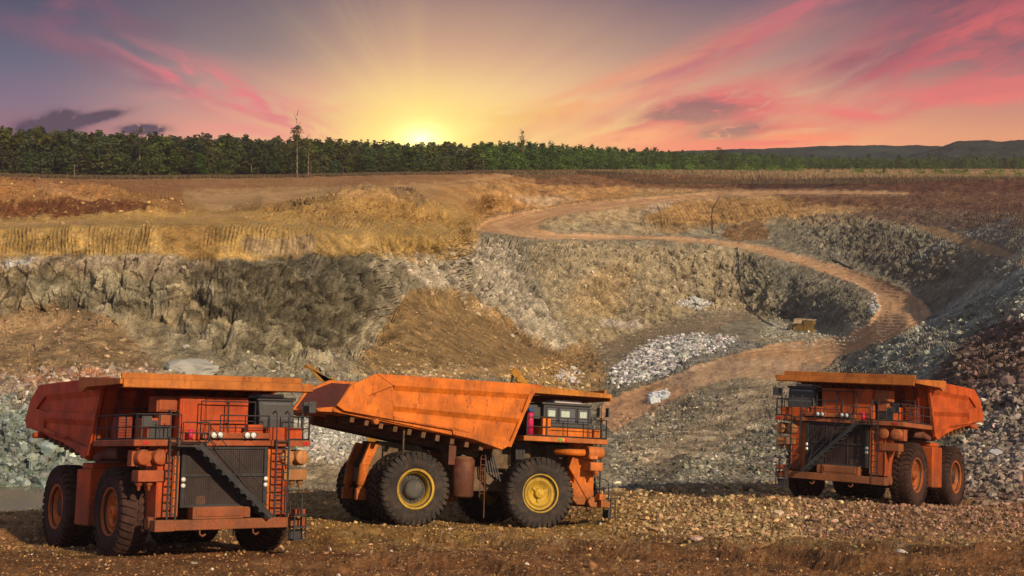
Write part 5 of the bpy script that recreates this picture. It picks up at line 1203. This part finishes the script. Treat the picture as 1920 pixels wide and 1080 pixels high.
# ------------------------------------------------------------------ worker walking on the pit floor
CLOTH = plain_mat('dark_trousers', (.025, .03, .04), .9); VEST = plain_mat('orange_vest_cloth', (.75, .25, .02), .8); HELM = plain_mat('white_helmet', (.7, .7, .68), .4); SKIN = plain_mat('skin', (.35, .20, .13), .6); HAIRM = plain_mat('hair', (.02, .015, .012), .8)
def skinned(name, verts, edges, radii, mat, parent, sub=2):
    me = bpy.data.meshes.new(name); bm = bmesh.new(); ly = bm.verts.layers.skin.verify(); vs = [bm.verts.new(v) for v in verts]
    for i, (v, r) in enumerate(zip(vs, radii)): v[ly].radius = r if isinstance(r, tuple) else (r, r); v[ly].use_root = (i == 0)
    for a, b in edges: bm.edges.new((vs[a], vs[b]))
    bm.to_mesh(me); bm.free(); o = bpy.data.objects.new(name, me); COL.objects.link(o)
    md = o.modifiers.new('skin', 'SKIN'); md.use_smooth_shade = True
    sb = o.modifiers.new('sub', 'SUBSURF'); sb.levels = sub; sb.render_levels = sub
    me.materials.append(mat); o.parent = parent; return o
p = surf(1350, 619); pr = empty('person', None, p); pr.rotation_euler = (0, 0, R(200)); tag(pr, 'worker in orange vest and white helmet walking across the pit floor', 'person')
# x = forward
V_ = [(0, 0, .95), (0, 0, 1.15), (.02, 0, 1.38), (.04, 0, 1.50), (.05, 0, 1.58), (.06, 0, 1.70),
      (0, .10, .90), (.22, .11, .50), (.12, .11, .08), (.27, .11, .04), (0, -.10, .90), (-.10, -.11, .50), (-.38, -.11, .12), (-.28, -.11, .05),
      (.02, .20, 1.40), (-.12, .26, 1.14), (.02, .27, .92), (.06, .27, .84), (.02, -.20, 1.40), (.16, -.25, 1.15), (.36, -.24, 1.05), (.44, -.23, 1.04)]
E2 = [(0, 1), (1, 2), (2, 3), (3, 4), (4, 5), (0, 6), (6, 7), (7, 8), (8, 9), (0, 10), (10, 11), (11, 12), (12, 13), (2, 14), (14, 15), (15, 16), (16, 17), (2, 18), (18, 19), (19, 20), (20, 21)]
RR = [(.13, .16), (.12, .15), (.13, .18), .055, .085, .08, .095, .065, .045, .05, .095, .065, .045, .05, .06, .045, .035, .035, .06, .045, .035, .035]
skinned('body', V_, E2, RR, CLOTH, pr)
q = MB(); q.lathe([(.93, .17), (1.0, .18), (1.2, .175), (1.38, .20), (1.46, .15), (1.49, .08)], (.02, 0, 0), 'z', 14, cap=False); q.build('vest', VEST, pr)
q = MB(); q.lathe([(1.55, .06), (1.62, .098), (1.70, .10), (1.76, .07), (1.79, 0)], (.06, 0, 0), 'z', 14, cap=False); q.tube([(.155, 0, 1.66), (.175, 0, 1.65)], .015, 5); q.tube([(.15, -.03, 1.61), (.15, .03, 1.61)], .008, 4); q.build('head', SKIN, pr)
q = MB(); q.lathe([(1.72, .15), (1.725, .12), (1.80, .11), (1.86, .06), (1.875, 0)], (.06, 0, 0), 'z', 14, cap=False); q.build('helmet', HELM, pr)
q = MB(); q.lathe([(1.0, .186), (1.06, .187)], (.02, 0, 0), 'z', 14, cap=False); q.build('reflective_band', PAPER, pr)

# ------------------------------------------------------------------ excavators behind the trucks, mostly hidden
EXY = paint_mat('excavator_yellow', (.50, .24, .03), (.10, .04, .02), .6, .55)
def excavator(loc, heading, joints, label):
    r = empty('excavator', None, loc); r.rotation_euler = (0, 0, heading); tag(r, label, 'excavator', None)
    for sg in (-1, 1):
        q = MB(); q.prism([(-1.9, .25), (-1.6, 0), (1.6, 0), (1.9, .25), (1.9, .6), (1.6, .85), (-1.6, .85), (-1.9, .6)], sg*.9, sg*1.45); q.build('track', DGREY, r)
    q = MB(); q.rng(-1.7, 1.3, -1.3, 1.3, 1.0, 1.8); q.rng(-2.0, -1.2, -1.25, 1.25, 1.0, 2.0); q.cyl((0, 0, .8), (0, 0, 1.0), .7, 18); q.build('house', EXY, r, 1, .05)
    q = MB(); q.prism([(-.1, 1.8), (1.35, 1.8), (1.45, 2.3), (1.1, 2.9), (-.1, 2.9)], .35, 1.28); cb_ = q.build('cab', DGREY, r, 1, .03)
    q = MB(); q.rng(.05, 1.0, 1.285, 1.30, 2.1, 2.75); q.build('window', GLASS, cb_)
    b0, b1, s1, k1 = [Vector(j) for j in joints]; mid = b0.lerp(b1, .5)+Vector((0, 0, .7))
    q = MB(); q.bar(b0, mid, .42, .62); q.bar(mid, b1, .38, .50); q.cyl(b1+Vector((0, -.3, 0)), b1+Vector((0, .3, 0)), .22, 12); q.build('boom', EXY, r, 1, .03)
    q = MB(); q.bar(b1+(b1-s1).normalized()*.7, s1, .34, .42); q.build('stick', EXY, r, 1, .02)
    q = MB(); q.cyl(b0.lerp(b1, .25)+Vector((0, 0, .9)), b1+(b1-s1).normalized()*.6, .08, 10); q.cyl(b0+Vector((.4, 0, -.3)), mid+Vector((0, 0, -.3)), .09, 10); q.build('ram', STEEL, r)
    d = (k1-s1); q = MB(); q.prism([(s1.x-.3, s1.z+.2), (s1.x+.4, s1.z+.1), (k1.x+.5, k1.z), (k1.x-.1, k1.z-.4), (s1.x-.5, s1.z-.5)], -.5, .5)
    for yy in (-.4, -.13, .13, .4): q.bar((k1.x+.3, yy, k1.z-.1), (k1.x+.7, yy, k1.z-.2), .1, .08)
    q.build('bucket', EXY, r, 1, .02)
    return r
pe = W(930, 930, 92); zg_ = surf(930, 920).z
yb = 84.
top_r = W(975, 697, yb)
gl = Vector(((900-CX)/F*yb, yb, EYE-20.9))
excavator(gl, 0, [(1.0, 0, 1.9), (top_r[0]-gl.x, 0, top_r[2]-gl.z-.4), (5.2, 0, 4.4), (4.6, 0, 3.6)], 'yellow excavator mostly hidden behind the middle truck, its boom above the bed') 
top_l = W(588, 686, yb); gl2 = Vector(((740-CX)/F*yb, yb, EYE-20.9))
ex2 = excavator(gl2, math.pi, [(.6, 0, 1.9), (gl2.x-top_l[0]-2.3, 0, top_l[2]-gl2.z-1.9), (gl2.x-top_l[0]-.9, 0, top_l[2]-gl2.z-1.0), (gl2.x-top_l[0]-.1, 0, top_l[2]-gl2.z+.1)], 'yellow excavator hidden between two trucks, its arm tip above the raised tail')

# ------------------------------------------------------------------ haze
mb = MB(); mb.rng(-1500, 1500, -40, 1480, EYE-45, EYE+45); hz = mb.build('haze', None); hz.data.materials.clear()
hm = bpy.data.materials.new('haze_air'); hm.use_nodes = True; t_ = hm.node_tree; t_.nodes.clear(); v_ = t_.nodes.new('ShaderNodeVolumePrincipled'); o_ = t_.nodes.new('ShaderNodeOutputMaterial'); t_.links.new(v_.outputs[0], o_.inputs['Volume'])
v_.inputs['Color'].default_value = (.98, .93, .88, 1); v_.inputs['Density'].default_value = .00032; v_.inputs['Anisotropy'].default_value = .75
hz.data.materials.append(hm); tag(hz, kind='stuff')
